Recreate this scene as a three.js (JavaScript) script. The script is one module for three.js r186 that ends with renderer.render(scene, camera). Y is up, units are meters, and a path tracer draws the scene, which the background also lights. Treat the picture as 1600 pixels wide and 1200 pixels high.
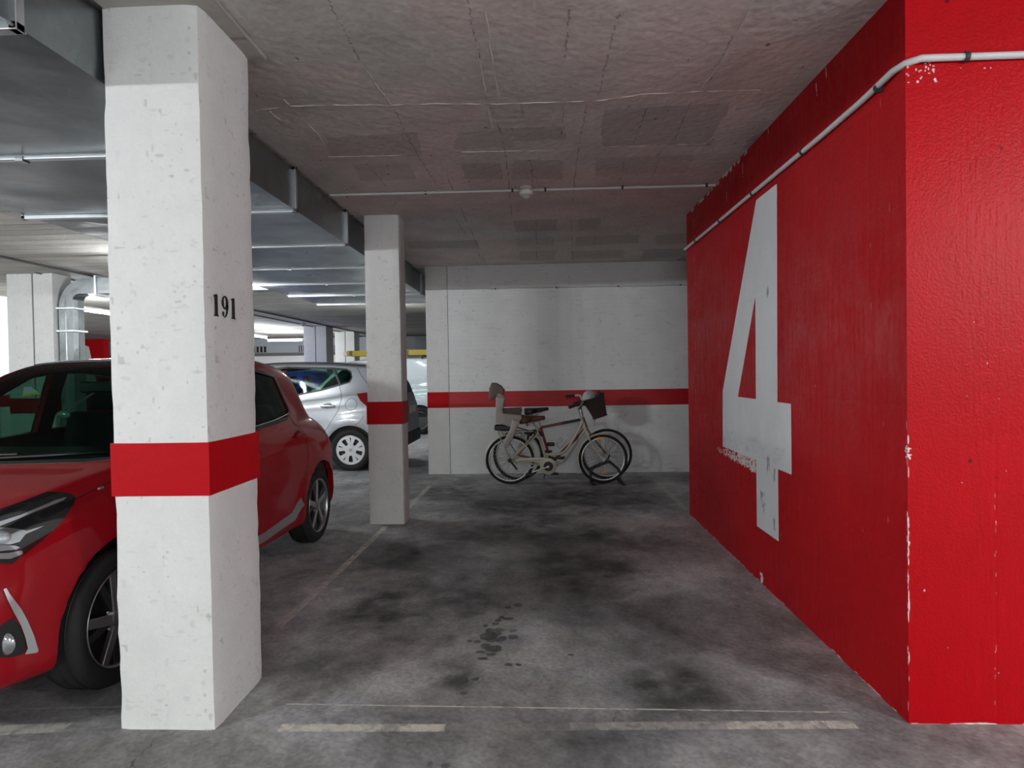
import * as THREE from 'three';
import { mergeGeometries, mergeVertices, toCreasedNormals } from 'three/addons/utils/BufferGeometryUtils.js';
import { RoundedBoxGeometry } from 'three/addons/geometries/RoundedBoxGeometry.js';
import { RectAreaLightUniformsLib } from 'three/addons/lights/RectAreaLightUniformsLib.js';
import { Brush, Evaluator, SUBTRACTION, INTERSECTION } from 'three-bvh-csg';

// ---------------------------------------------------------------- camera, exposure
const scene = new THREE.Scene();
scene.background = new THREE.Color(0x000000);
const V = (x, y, z) => new THREE.Vector3(x, y, z), RAD = Math.PI / 180;
const FOCAL = 1045, EYE = V(0, 1.42, 0);
const camera = new THREE.PerspectiveCamera(2 * Math.atan(600 / FOCAL) / RAD, 4 / 3, 0.05, 100);
camera.position.copy(EYE);
camera.rotation.set(-1.04 * RAD, 2.39 * RAD, -0.935 * RAD, 'YXZ');
camera.updateMatrixWorld(true);
const renderer = new THREE.WebGLRenderer({ antialias: true });
renderer.toneMapping = THREE.LinearToneMapping;
renderer.toneMappingExposure = 1.58;
renderer.shadowMap.enabled = true;
RectAreaLightUniformsLib.init();

// ceiling lamps: [x, z, turned along x?, intensity]; each is built as a batten lamp with tube and area light further down
const LAMP_Y = 2.6;
const LAMPS = [
  { at: [-5.8, 1.6], alongX: true, power: 2.3, label: 'fluorescent batten lamp over the driving aisle in front of the red hatchback' },
  { at: [4.6, 0.9], alongX: true, power: 1.35, label: 'fluorescent batten lamp over the driving aisle in front of the red wall pier' },
  { at: [-10.4, 1.6], alongX: true, power: 1, label: 'fluorescent batten lamp over the crossing of the two aisles' },
  { at: [-0.4, 5.2], alongX: true, power: 0.7, label: 'fluorescent batten lamp over the aisle facing the empty bay' },
  { at: [-5.5, 9], alongX: true, power: 0.8, label: 'fluorescent batten lamp over the second aisle left of the facing bay' },
  { at: [0.2, 10], alongX: true, power: 1.0, label: 'fluorescent batten lamp over the second aisle behind the facing bay' },
  { at: [5.5, 8], alongX: true, power: 1.1, label: 'fluorescent batten lamp over the second aisle beside the right wall' },
  { at: [-8.2, -5.0], alongX: false, power: 0.55, label: 'fluorescent batten lamp over the side aisle left of the red hatchback' },
  { at: [-4.4, -7.9], alongX: true, power: 0.32, label: 'added unseen fluorescent batten lamp over the gap between red hatchback and silver minivan' },  // unseen lamp, added to brighten the side of the silver minivan
  { at: [-7.95, -11.65], alongX: false, power: 0.5, label: 'lit fluorescent batten lamp beside the upright galvanized duct' },
  { at: [-3.15, -13.6], alongX: false, power: 0.25, label: 'fluorescent batten lamp between the silver minivan and the van with ladder' },
  { at: [-8.6, -20.2], alongX: false, power: 0.6, label: 'lit fluorescent batten lamp deep in the side aisle near the grooved double column' },
  { at: [-8.7, -22.6], alongX: true, power: 0.5, label: 'lit fluorescent batten lamp hung low near the far end wall' },
  { at: [-13.5, -14], alongX: false, power: 0.8, label: 'fluorescent batten lamp over the stalls across the side aisle' },
];
const TUBE_NITS = 60, TUBE_CANDELA = 6;

// ---------------------------------------------------------------- helpers
let seed = 7;
const rnd = () => { seed = (seed * 1664525 + 1013904223) >>> 0; return seed / 4294967296; };
const rr = (a, b) => a + (b - a) * rnd();
const lerp = (a, b, t) => a + (b - a) * t, clamp = (v, a, b) => Math.min(b, Math.max(a, v));
const smooth = (a, b, v) => { const t = clamp((v - a) / (b - a), 0, 1); return t * t * (3 - 2 * t); };
// a pixel of the 1600 x 1200 photograph gives a direction; its distance comes from the plane that it lies on
const ray = (u, v) => V((u - 800) / FOCAL, -(v - 600) / FOCAL, -1).applyQuaternion(camera.quaternion);
const onAxis = (u, v, axis, value) => { const d = ray(u, v); return EYE.clone().addScaledVector(d, (value - EYE[axis]) / d[axis]); };
const CEIL = 2.91;
const onFloor = (u, v) => onAxis(u, v, 'y', 0), onCeil = (u, v) => onAxis(u, v, 'y', CEIL), onZ = (u, v, z) => onAxis(u, v, 'z', z), onX = (u, v, x) => onAxis(u, v, 'x', x);
const taken = new Map();
const numbered = (name) => { const n = taken.get(name) ?? 0; taken.set(name, n + 1); return n ? `${name}_${String(n).padStart(3, '0')}` : name; };
function mesh(name, geo, mat, parent) {
  const m = new THREE.Mesh(Array.isArray(geo) ? mergeAll(geo) : geo, mat);
  m.name = parent ? name : numbered(name); m.castShadow = m.receiveShadow = true;
  (parent ?? scene).add(m); return m;
}
function mergeAll(list) {
  if (list.length === 1) return list[0];
  return mergeGeometries(list.map((g) => { const h = g.index ? g.toNonIndexed() : g.clone(); for (const k of Object.keys(h.attributes)) if (!['position', 'normal', 'uv'].includes(k)) h.deleteAttribute(k); if (!h.attributes.uv) h.setAttribute('uv', new THREE.BufferAttribute(new Float32Array(h.attributes.position.count * 2), 2)); return h; }));
}
function tag(o, label, category, group) { o.userData.label = label; if (category) o.userData.category = category; if (group) o.userData.group = group; return o; }
function thing(name, label, category, at = V(0, 0, 0), turn = 0, group) {
  const o = new THREE.Group(); o.name = numbered(name); o.position.copy(at); o.rotation.y = turn; scene.add(o);
  return tag(o, label, category, group);
}
const structure = (o) => { o.userData.kind = 'structure'; return o; };
const std = (color, roughness = 0.6, metalness = 0, more = {}) => new THREE.MeshPhysicalMaterial({ color: Array.isArray(color) ? new THREE.Color().setRGB(...color) : new THREE.Color(color), roughness, metalness, ...more });
// a box whose uv are metres: floors (x, -z), walls facing z (x, y), walls facing x (-z, y)
function slab(x0, x1, y0, y1, z0, z1, round = 0) {
  const g = round ? new RoundedBoxGeometry(x1 - x0, y1 - y0, z1 - z0, 2, round) : new THREE.BoxGeometry(x1 - x0, y1 - y0, z1 - z0);
  g.translate((x0 + x1) / 2, (y0 + y1) / 2, (z0 + z1) / 2);
  return metricUV(g);
}
function metricUV(g) {
  const p = g.attributes.position, n = g.attributes.normal, uv = new Float32Array(p.count * 2);
  for (let i = 0; i < p.count; i++) {
    const ax = Math.abs(n.getX(i)), ay = Math.abs(n.getY(i)), az = Math.abs(n.getZ(i));
    const [a, b] = ay > ax && ay > az ? [p.getX(i), -p.getZ(i)] : az >= ax ? [p.getX(i), p.getY(i)] : [-p.getZ(i), p.getY(i)];
    uv[i * 2] = a; uv[i * 2 + 1] = b;
  }
  g.setAttribute('uv', new THREE.BufferAttribute(uv, 2)); return g;
}
function rod(p, q, r, r2 = r, seg = 10) {
  const d = q.clone().sub(p), g = new THREE.CylinderGeometry(r2, r, d.length(), seg);
  g.translate(0, d.length() / 2, 0);
  g.applyQuaternion(new THREE.Quaternion().setFromUnitVectors(V(0, 1, 0), d.normalize())); g.translate(p.x, p.y, p.z); return g;
}
function pipe(pts, r, seg = 0, sides = 8, closed = false, tension = 0.5) {
  return new THREE.TubeGeometry(new THREE.CatmullRomCurve3(pts, closed, 'catmullrom', tension), seg || pts.length * 6, r, sides, closed);
}
const ball = (c, r, sx = 1, sy = 1, sz = 1) => { const g = new THREE.SphereGeometry(r, 20, 14); g.scale(sx, sy, sz); g.translate(c.x, c.y, c.z); return g; };
const moved = (g, x, y, z) => { g.translate(x, y, z); return g; };
const rbox = (w, h, d, r, c = V(0, 0, 0), rx = 0, ry = 0, rz = 0) => { const g = new RoundedBoxGeometry(w, h, d, 3, r); g.applyMatrix4(new THREE.Matrix4().compose(c, new THREE.Quaternion().setFromEuler(new THREE.Euler(rx, ry, rz)), V(1, 1, 1))); return g; };

// ---------------------------------------------------------------- noise and textures
function lattice(n, s) { seed = s; const a = new Float32Array(n * n); for (let i = 0; i < a.length; i++) a[i] = rnd(); return a; }
const LN = 256, LA = [11, 23, 37, 51, 77, 91].map((s) => lattice(LN, s));
function vnoise(x, y, k = 0) {   // repeats every 256 units
  const L = LA[k % 6], xi = Math.floor(x), yi = Math.floor(y); let fx = x - xi, fy = y - yi; fx = fx * fx * (3 - 2 * fx); fy = fy * fy * (3 - 2 * fy);
  const a = xi & 255, b = (xi + 1) & 255, c = (yi & 255) * LN, d = ((yi + 1) & 255) * LN;
  return (L[c + a] * (1 - fx) + L[c + b] * fx) * (1 - fy) + (L[d + a] * (1 - fx) + L[d + b] * fx) * fy;
}
const fbm = (x, y, oct = 4, k = 0) => { let s = 0, a = 0.5, t = 0; for (let i = 0; i < oct; i++, a *= 0.5) { s += a * vnoise(x, y, k + i); t += a; x = x * 2.03 + 17.1; y = y * 2.03 + 5.7; } return s / t; };
const toS = (c) => (c <= 0.0031308 ? c * 12.92 : 1.055 * Math.pow(c, 1 / 2.4) - 0.055);
// a texture over the rectangle u0..u1, v0..v1 in metres of a surface with metric uv; paint(u, v) gives linear rgb
function metricTexture(u0, u1, v0, v1, w, h, paint, { srgb = true, wrap = THREE.RepeatWrapping } = {}) {
  const data = new Uint8Array(w * h * 4);
  for (let y = 0, o = 0; y < h; y++) for (let x = 0; x < w; x++, o += 4) {
    const c = paint(lerp(u0, u1, (x + 0.5) / w), lerp(v0, v1, (y + 0.5) / h), x, y);
    for (let k = 0; k < 3; k++) { const q = clamp(typeof c === 'number' ? c : c[k], 0, 1); data[o + k] = 255 * (srgb ? toS(q) : q) + 0.5; }
    data[o + 3] = 255;
  }
  const t = new THREE.DataTexture(data, w, h); t.magFilter = THREE.LinearFilter; t.minFilter = THREE.LinearMipmapLinearFilter; t.generateMipmaps = true;
  t.wrapS = t.wrapT = wrap; if (srgb) t.colorSpace = THREE.SRGBColorSpace;
  t.repeat.set(1 / (u1 - u0), 1 / (v1 - v0)); t.offset.set(-u0 / (u1 - u0), -v0 / (v1 - v0)); t.needsUpdate = true; return t;
}
// a mask over the same kind of rectangle, drawn as strokes and fills on a canvas; returns (u, v) -> red, green, blue in 0..1
function drawnMask(u0, u1, v0, v1, w, h, draw) {
  const c = document.createElement('canvas'); c.width = w; c.height = h; const g = c.getContext('2d');
  g.fillStyle = '#000'; g.fillRect(0, 0, w, h); g.lineCap = 'butt'; g.lineJoin = 'round';
  const X = (u) => (u - u0) / (u1 - u0) * w, Y = (v) => (v - v0) / (v1 - v0) * h, S = w / (u1 - u0);
  g.globalCompositeOperation = 'lighter';
  draw({
    line(pts, width, color) { g.strokeStyle = color; g.lineWidth = width * S; g.beginPath(); pts.forEach(([u, v], i) => (i ? g.lineTo(X(u), Y(v)) : g.moveTo(X(u), Y(v)))); g.stroke(); },
    fill(pts, color) { g.fillStyle = color; g.beginPath(); pts.forEach(([u, v], i) => (i ? g.lineTo(X(u), Y(v)) : g.moveTo(X(u), Y(v)))); g.closePath(); g.fill(); },
    spot(u, v, ru, rv, color, turn = 0) { g.fillStyle = color; g.beginPath(); g.ellipse(X(u), Y(v), ru * S, rv * S * (h / (v1 - v0)) / S, turn, 0, 7); g.fill(); },
    soft(u, v, r, color) { const q = g.createRadialGradient(X(u), Y(v), 0, X(u), Y(v), r * S); q.addColorStop(0, color); q.addColorStop(1, '#000'); g.fillStyle = q; g.beginPath(); g.arc(X(u), Y(v), r * S, 0, 7); g.fill(); },
  });
  const d = g.getImageData(0, 0, w, h).data;
  return (u, v, k) => { const x = Math.floor(X(u)), y = Math.floor(Y(v)); return x < 0 || y < 0 || x >= w || y >= h ? 0 : d[(y * w + x) * 4 + k] / 255; };
}
const mul = (c, f) => [c[0] * f, c[1] * f, c[2] * f], mix3 = (a, b, t) => [lerp(a[0], b[0], t), lerp(a[1], b[1], t), lerp(a[2], b[2], t)];
const hex = (r, g = 0, b = 0) => `rgb(${Math.round(r * 255)},${Math.round(g * 255)},${Math.round(b * 255)})`;

// white rolled wall paint: fine stipple, scuffs
const stippleBump = metricTexture(0, 1.2, 0, 1.2, 512, 512, (u, v) => 0.6 * fbm(u * 213.33, v * 213.33, 2) + 0.4 * fbm(u * 40, v * 40, 3, 2), { srgb: false });
const brushBump = metricTexture(0, 2.56, 0, 2.56, 1024, 1024, (u, v) => 0.45 * fbm(u * 100, v * 12.5, 3, 1) + 0.3 * fbm(u * 25, v * 25, 3, 3) + 0.25 * vnoise(u * 200, v * 200, 2), { srgb: false });
const scuffed = (base, dirt, s) => metricTexture(0, 2.56, 0, 2.56, 1024, 1024, (u, v) => {
  const n = fbm(u * 12.5 + s, v * 12.5, 4, s), f = fbm(u * 100, v * 100, 2, 3), scuff = smooth(0.69, 0.8, fbm(u * 25 + s * 7, v * 50, 3, s + 1)) * smooth(0.45, 0.62, fbm(u * 3.125, v * 3.125 + s, 2, s + 2));
  const pit = smooth(0.86, 0.9, vnoise(u * 50 + s, v * 50, s)) * smooth(0.5, 0.7, vnoise(u * 12.5, v * 12.5, s + 2));
  return mix3(mul(base, 0.93 + 0.09 * n + 0.05 * f), dirt, clamp(0.16 * scuff + 0.3 * pit, 0, 1));
});
const WHITE = [0.69, 0.7, 0.69];
const whiteMap = scuffed(WHITE, [0.22, 0.2, 0.18], 1), redMap = scuffed([0.43, 0.0015, 0.006], [0.36, 0.02, 0.02], 2);
const M = {
  white: std(0xffffff, 0.62, 0, { map: whiteMap, bumpMap: stippleBump, bumpScale: 0.0016 }),
  redBand: std(0xffffff, 0.5, 0, { specularIntensity: 0.25, map: redMap, bumpMap: stippleBump, bumpScale: 0.0012 }),
  concrete: std([0.3, 0.29, 0.27], 0.9),
  galv: std([0.62, 0.65, 0.67], 0.3, 1), galvFlange: std([0.7, 0.74, 0.77], 0.35, 1),
  conduit: std([0.55, 0.56, 0.57], 0.5), clamp: std([0.03, 0.03, 0.03], 0.6),
  black: std([0.012, 0.012, 0.013], 0.45), rubber: std([0.012, 0.012, 0.012], 0.78), chrome: std([0.8, 0.82, 0.85], 0.12, 1),
  dark: std([0.02, 0.02, 0.022], 0.8), plastic: std([0.03, 0.03, 0.032], 0.55), steel: std([0.42, 0.43, 0.44], 0.35, 1),
};

// ---------------------------------------------------------------- floor
const NEAR = { x0: -2.6, x1: 1.9, z0: -2.2, z1: -9.317 };
const concreteGrey = (u, v) => {
  const wx = u + 0.16 * (fbm(u * 2, v * 2, 2, 3) - 0.5), wy = v + 0.16 * (fbm(u * 2 + 31, v * 2, 2, 4) - 0.5);
  const big = fbm(wx * 1.1 + 3, wy * 1.1, 4, 2), mid = fbm(wx * 4 + 9, wy * 3.4, 5, 1), fine = fbm(u * 70, v * 70, 2, 4), blotch = fbm(wx * 15, wy * 12, 4, 5);
  return (0.5 + 0.42 * smooth(0.3, 0.68, big)) * (0.72 + 0.62 * (mid - 0.5) + 0.5 * (blotch - 0.5)) * (0.72 + 0.56 * fine);
};
const FLOORTONE = [0.6, 0.61, 0.625];
{
  const f = (u, v) => { const p = onFloor(u, v); return [p.x, -p.z]; };
  const fl = (c) => c.map(([x, y]) => f(400 + x * 0.4375, 760 + y * 0.4375));
  const mask = drawnMask(NEAR.x0, NEAR.x1, -NEAR.z0, -NEAR.z1, 2048, 2048, (d) => {
    // red: dark oil and tyre stains, plus far blots painting in dimmer light; green: line paint; blue: bare pale scratches
    const blots = [[380, 415, .28, .55], [730, 395, .3, .75], [1190, 185, .4, .5], [1130, 260, .35, .6], [1280, 290, .22, .6], [1140, 350, .3, .5], [780, 140, .5, .4], [600, 590, .25, .35], [300, 640, .3, .3], [1450, 760, .3, .5], [720, 300, .3, .4], [450, 250, .4, .35], [1370, 430, .25, .4], [820, 620, .25, .4], [760, 690, .14, .5], [230, 660, .2, .35], [820, 320, .2, .4], [1000, 330, .3, .25], [1330, 970, .3, .45], [1500, 700, .25, .45], [600, 400, .3, .35], [900, 180, .5, .5], [700, 220, .45, .45], [1100, 120, .5, .5], [500, 300, .4, .4], [1000, 260, .4, .4], [1250, 400, .35, .4], [850, 90, .6, .45], [1300, 150, .4, .4], [600, 480, .3, .4], [1060, 440, .25, .3], [300, 480, .35, .45], [1400, 560, .3, .35], [1150, 40, .7, .4], [750, 40, .7, .4], [900, 30, .8, .45], [1250, 20, .7, .45], [620, 20, .7, .45], [1000, 70, .6, .4], [1380, 60, .5, .4]];
    for (const [x, y, r, a] of blots) { const [u, v] = fl([[x, y]])[0]; for (let i = 0; i < 9; i++) d.soft(u + rr(-r, r) * 0.8, v + rr(-r, r) * 0.8, r * rr(0.35, 0.9), hex(a * rr(0.25, 0.5))); }
    for (const [x, y, w, h] of [[935, 425, 18, 6], [897, 433, 14, 4], [808, 452, 14, 6], [905, 471, 18, 5], [878, 467, 12, 5], [866, 478, 14, 6], [855, 491, 14, 5], [818, 498, 12, 4], [870, 512, 20, 6], [915, 517, 12, 5], [835, 515, 16, 9], [915, 538, 20, 9], [875, 545, 16, 8], [840, 548, 20, 9], [815, 570, 18, 9], [850, 580, 32, 12], [800, 592, 16, 5], [765, 552, 12, 5], [790, 555, 14, 6], [860, 525, 20, 8], [938, 636, 12, 5], [900, 637, 16, 6], [1125, 601, 11, 4], [735, 692, 26, 12], [785, 688, 14, 5], [745, 738, 14, 7], [620, 990, 14, 8], [680, 996, 16, 9], [810, 615, 20, 5], [840, 600, 18, 5], [830, 535, 30, 14]]) {
      const a = fl([[x - w, y], [x + w, y], [x, y - h], [x, y + h]]);
      d.spot((a[0][0] + a[1][0]) / 2, (a[2][1] + a[3][1]) / 2, (a[1][0] - a[0][0]) / 2, Math.abs(a[2][1] - a[3][1]) / 2, hex(0.8));
    }
    const line = (pts, w, a, wob = 0.003) => { for (let k = 1; k < pts.length; k++) { const [p, q] = [pts[k - 1], pts[k]], n = 60; for (let i = 0; i < n; i++) { const t = i / n, t2 = (i + 1) / n; d.line([[lerp(p[0], q[0], t), lerp(p[1], q[1], t) + rr(-wob, wob) * 0.3], [lerp(p[0], q[0], t2), lerp(p[1], q[1], t2) + rr(-wob, wob) * 0.3]], w, hex(0, a, 0)); } } };
    line([[-1.12, 2.823], [1.24, 2.775]], 0.006, 0.85); line([[-2.6, 2.75], [-1.73, 2.8]], 0.005, 0.35);
    line([[-1.07, 2.631], [-0.4, 2.638]], 0.036, 0.85); line([[-0.4, 2.638], [0.1, 2.65]], 0.034, 0.07); line([[0.1, 2.655], [0.72, 2.668]], 0.038, 0.3); line([[0.72, 2.668], [1.23, 2.68]], 0.038, 0.75);
    line([[-2.6, 2.55], [-1.95, 2.63]], 0.05, 0.45);
    line([[-1.5, 3.683], [-1.47, 4.9]], 0.05, 0.5); line([[-1.47, 4.9], [-1.457, 6.15]], 0.05, 0.75); line([[-1.475, 3.8], [-1.43, 6.15]], 0.008, 0.25);
    line([[-1.42, 6.6], [-1.41, 8.4]], 0.05, 0.5); line([[-1.39, 6.6], [-1.38, 9]], 0.01, 0.3);
    line([[1.46, 8.6], [1.45, 6.7]], 0.06, 0.3); line([[0.05, 6.33], [1.42, 6.26]], 0.006, 0.35); line([[-1, 6.4], [0.05, 6.33]], 0.004, 0.12);
    // hairline cracks and scratches
    const crack = (pts, c, w = 0.003) => { for (let k = 1; k < pts.length; k++) { const n = 12; let last = pts[k - 1]; for (let i = 1; i <= n; i++) { const t = i / n, q = [lerp(pts[k - 1][0], pts[k][0], t) + rr(-0.008, 0.008), lerp(pts[k - 1][1], pts[k][1], t) + rr(-0.008, 0.008)]; d.line([last, q], w, c); last = q; } } };
    crack([f(237, 1160), f(215, 1185), f(205, 1199)], hex(0.8)); crack(fl([[1285, 795], [1285, 840]]), hex(0.8)); crack(fl([[840, 235], [860, 238]]), hex(0.7), 0.006);
    crack(fl([[1180, 580], [1185, 660]]), hex(0.45)); crack(fl([[1010, 655], [1050, 700]]), hex(0.5));
    for (let i = 0; i < 90; i++) { const u = rr(-1.3, 1.4), v = rr(2.3, 6), a = rr(-0.5, 0.5), l = rr(0.03, 0.16); d.line([[u, v], [u + l * Math.cos(a), v + l * Math.sin(a)]], 0.003, hex(0, 0, rr(0.15, 0.5))); }
  });
  const map = metricTexture(NEAR.x0, NEAR.x1, -NEAR.z0, -NEAR.z1, 2048, 2048, (u, v) => {
    const wob = 0.03 * (fbm(u * 20, v * 20, 3, 2) - 0.5), n = concreteGrey(u, v), blot = clamp(mask(u + wob, v + wob, 0), 0, 1);
    const dark = blot * (0.55 + 0.9 * (fbm(u * 9, v * 9, 3, 3) - 0.3)), wear = smooth(0.3, 0.6, fbm(u * 30, v * 30, 3, 1)), paint = mask(u + wob * 0.1, v + wob * 0.1, 1) * (0.35 + 0.65 * wear), pale = mask(u, v, 2);
    const warm = smooth(0.55, 0.75, fbm(u * 1.3 + 40, v * 1.3, 3, 4));
    let c = mix3(mul(FLOORTONE, n), mul([0.55, 0.525, 0.475], n), warm * 0.45);
    c = mix3(c, mul(c, 0.16), clamp(dark * 1.25, 0, 0.96)); c = mix3(c, [0.42, 0.42, 0.41], pale * 0.5);
    return mix3(c, [0.72, 0.69, 0.6], clamp(paint, 0, 1));
  }, { wrap: THREE.ClampToEdgeWrapping });
  const rough = metricTexture(0, 5.12, 0, 5.12, 512, 512, (u, v) => 0.42 + 0.5 * fbm(u * 3.125, v * 3.125, 4, 1), { srgb: false });
  const bump = metricTexture(0, 2.56, 0, 2.56, 512, 512, (u, v) => fbm(u * 50, v * 50, 3, 2), { srgb: false });
  M.floorNear = std(0xffffff, 1, 0, { map, roughnessMap: rough, bumpMap: bump, bumpScale: 0.0025 });
  const far = metricTexture(-18, 7, -14, 26, 1024, 1024, (u, v) => mul(FLOORTONE, concreteGrey(u, v)), { wrap: THREE.ClampToEdgeWrapping });
  M.floorFar = std(0xffffff, 1, 0, { map: far, roughnessMap: rough, bumpMap: bump, bumpScale: 0.0025 });
  structure(tag(mesh('floor', slab(NEAR.x0, NEAR.x1, -0.2, 0, NEAR.z1, NEAR.z0), M.floorNear), 'stained grey concrete floor of the empty parking bay'));
  structure(tag(mesh('floor', [slab(-18, NEAR.x0, -0.2, 0, -26, 14), slab(NEAR.x1, 7, -0.2, 0, -26, 14), slab(NEAR.x0, NEAR.x1, -0.2, 0, NEAR.z0, 14), slab(NEAR.x0, NEAR.x1, -0.2, 0, -26, NEAR.z1)], M.floorFar), 'grey concrete floor of the driving aisles and other bays'));
}

// ---------------------------------------------------------------- ceiling
const BAY = { x0: -1.72, x1: 1.9, z0: -1.6, z1: -9.45 };
{
  const c = (pts) => pts.map(([x, y]) => { const p = onCeil(400 + x / 2, y / 2); return [p.x, -p.z]; });
  const ridges = [[[0, 345], [100, 332], [250, 328], [420, 328], [560, 324], [730, 325], [900, 320], [1070, 315], [1200, 295], [1400, 286], [1600, 281]], [[40, 345], [80, 380]], [[85, 310], [130, 355], [190, 415], [215, 455]], [[230, 490], [380, 487], [510, 482]], [[640, 475], [800, 472], [960, 470]], [[1080, 460], [1240, 455], [1400, 450], [1440, 420]], [[350, 640], [600, 632], [760, 630]], [[1120, 615], [1400, 605], [1440, 570]], [[325, 190], [375, 265], [430, 335]], [[1560, 0], [1500, 110], [1450, 200], [1390, 280]], [[725, 335], [740, 400]], [[690, 150], [720, 310]], [[715, 30], [740, 200], [760, 310]]];
  const mask = drawnMask(BAY.x0, BAY.x1, -BAY.z0, -BAY.z1, 1024, 2048, (d) => {
    // red: darker patched panels; green: pale mortar squeezed from joints; blue: dark open joints
    for (const q of [[[625, 415], [800, 400], [810, 460], [620, 465]], [[800, 400], [965, 395], [965, 435], [805, 440]], [[1085, 345], [1480, 320], [1420, 455], [1080, 460]], [[220, 430], [500, 415], [520, 485], [230, 490]], [[645, 510], [760, 510], [765, 560], [650, 560]], [[800, 500], [955, 500], [960, 560], [800, 560]], [[1060, 495], [1370, 485], [1340, 540], [1060, 550]], [[805, 690], [940, 685], [940, 720], [810, 725]], [[1005, 685], [1080, 680], [1070, 718], [1010, 720]], [[810, 745], [935, 742], [930, 765], [815, 770]], [[1000, 740], [1200, 733], [1195, 760], [1000, 768]], [[1250, 735], [1350, 728], [1350, 760], [1250, 765]], [[825, 785], [940, 782], [930, 812], [825, 815]], [[985, 785], [1150, 780], [1150, 805], [985, 810]], [[1215, 780], [1350, 775], [1350, 800], [1200, 810]], [[300, 515], [480, 510], [500, 560], [330, 565]], [[1530, 440], [1600, 400], [1600, 440], [1520, 470]], [[470, 755], [690, 750], [700, 775], [480, 778]]]) {
      const p = c(q), e = []; for (let i = 0; i < 4; i++) for (let k = 0; k < 8; k++) { const [a, b] = [p[i], p[(i + 1) % 4]], t = k / 8; e.push([lerp(a[0], b[0], t) + rr(-0.012, 0.012), lerp(a[1], b[1], t) + rr(-0.012, 0.012)]); } d.fill(e, hex(rr(0.45, 0.75)));
    }
    const wobbly = (pts, w, col, gap = 0) => { for (let k = 1; k < pts.length; k++) for (let i = 0; i < 14; i++) if (rnd() > gap) { const t = i / 14, t2 = (i + rr(0.8, 1.3)) / 14, a = pts[k - 1], b = pts[k], q = () => rr(-0.006, 0.006); d.line([[lerp(a[0], b[0], t) + q(), lerp(a[1], b[1], t) + q()], [lerp(a[0], b[0], t2) + q(), lerp(a[1], b[1], t2) + q()]], w * rr(0.5, 1.5), col); } };
    for (const r of ridges) wobbly(c(r), 0.007, hex(0, 0.75, 0), 0.2);
    for (const r of [[[225, 0], [275, 95], [325, 190], [375, 265], [430, 335], [480, 440]], [[480, 440], [540, 540], [575, 590]], [[660, 0], [690, 150], [720, 310]], [[735, 335], [770, 430], [790, 560]], [[980, 30], [965, 180]], [[1130, 50], [1100, 170], [1070, 300]], [[1035, 325], [1015, 420], [1000, 520]], [[1220, 340], [1180, 450]], [[1360, 320], [1310, 430], [1250, 490]], [[345, 510], [410, 585]], [[860, 510], [865, 570]], [[960, 320], [955, 430]], [[830, 330], [835, 360]], [[1150, 500], [1140, 560]], [[1260, 500], [1235, 560]], [[620, 680], [660, 740]], [[555, 750], [575, 775]], [[875, 690], [878, 815]], [[985, 690], [990, 810]], [[760, 510], [768, 560]], [[1060, 740], [1055, 770]], [[790, 560], [800, 690]], [[1000, 520], [985, 690]], [[690, 780], [710, 830]], [[1490, 110], [1420, 250]], [[600, 560], [720, 830]]]) wobbly(c(r), 0.005, hex(0, 0, 0.8), 0.25);
    for (let i = 0; i < 130; i++) d.spot(rr(-1.6, 1.4), rr(1.7, 9), rr(0.003, 0.012), rr(0.003, 0.018), rnd() < 0.6 ? hex(0, 0, 0.8) : hex(0, 0.6, 0));
  });
  const map = metricTexture(BAY.x0, BAY.x1, -BAY.z0, -BAY.z1, 1024, 2048, (u, v) => {
    const w = 0.012 * (fbm(u * 25, v * 25, 2, 1) - 0.5), n = fbm(u * 3, v * 3, 4, 1), f = fbm(u * 50, v * 50, 3, 3), grey = smooth(0.42, 0.62, fbm(u * 1.1 + 7, v * 1.1, 3, 5));
    let k = mul(mix3([0.62, 0.55, 0.52], [0.56, 0.55, 0.525], grey), (0.8 + 0.4 * n) * (0.88 + 0.24 * f));
    k = mix3(k, mul(k, 0.62), mask(u + w, v + w, 0) * (0.7 + 0.5 * n)); k = mix3(k, [0.78, 0.76, 0.72], mask(u, v, 1) * smooth(0.25, 0.6, f)); return mix3(k, [0.06, 0.055, 0.05], mask(u, v, 2) * 0.8);
  }, { wrap: THREE.ClampToEdgeWrapping });
  const bump = metricTexture(0, 2.56, 0, 2.56, 512, 512, (u, v) => fbm(u * 25, v * 25, 4, 2), { srgb: false });
  M.ceilNear = std(0xffffff, 0.85, 0, { map, bumpMap: bump, bumpScale: 0.006 });
  const boards = metricTexture(-18, 7, -14, 26, 1024, 2048, (u, v) => {
    const b = Math.floor(v / 0.24), seam = Math.abs(v / 0.24 - b - 0.5) > 0.47 ? 0.55 : 1, n = fbm(u * 0.8 + b * 7, v * 4, 3, 1), m = fbm(u * 2, v * 2, 3, 4);
    return mul([0.52, 0.5, 0.46], (0.65 + 0.5 * n + 0.25 * (m - 0.5)) * seam * (0.9 + 0.2 * vnoise(b * 3.7, Math.floor((u + b * 0.7) / 1.2) * 2.3, 2)));
  }, { wrap: THREE.ClampToEdgeWrapping });
  M.ceilFar = std(0xffffff, 0.85, 0, { map: boards, bumpMap: bump, bumpScale: 0.006 });
  const near = structure(tag(mesh('ceiling', slab(BAY.x0, BAY.x1, CEIL, CEIL + 0.25, BAY.z1, BAY.z0), M.ceilNear), 'brownish concrete ceiling with patched panels and mortar joints over the bay'));
  // pale mortar ridges that stand proud of the slab
  const ridgeMat = std([0.6, 0.57, 0.53], 0.95);
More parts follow.
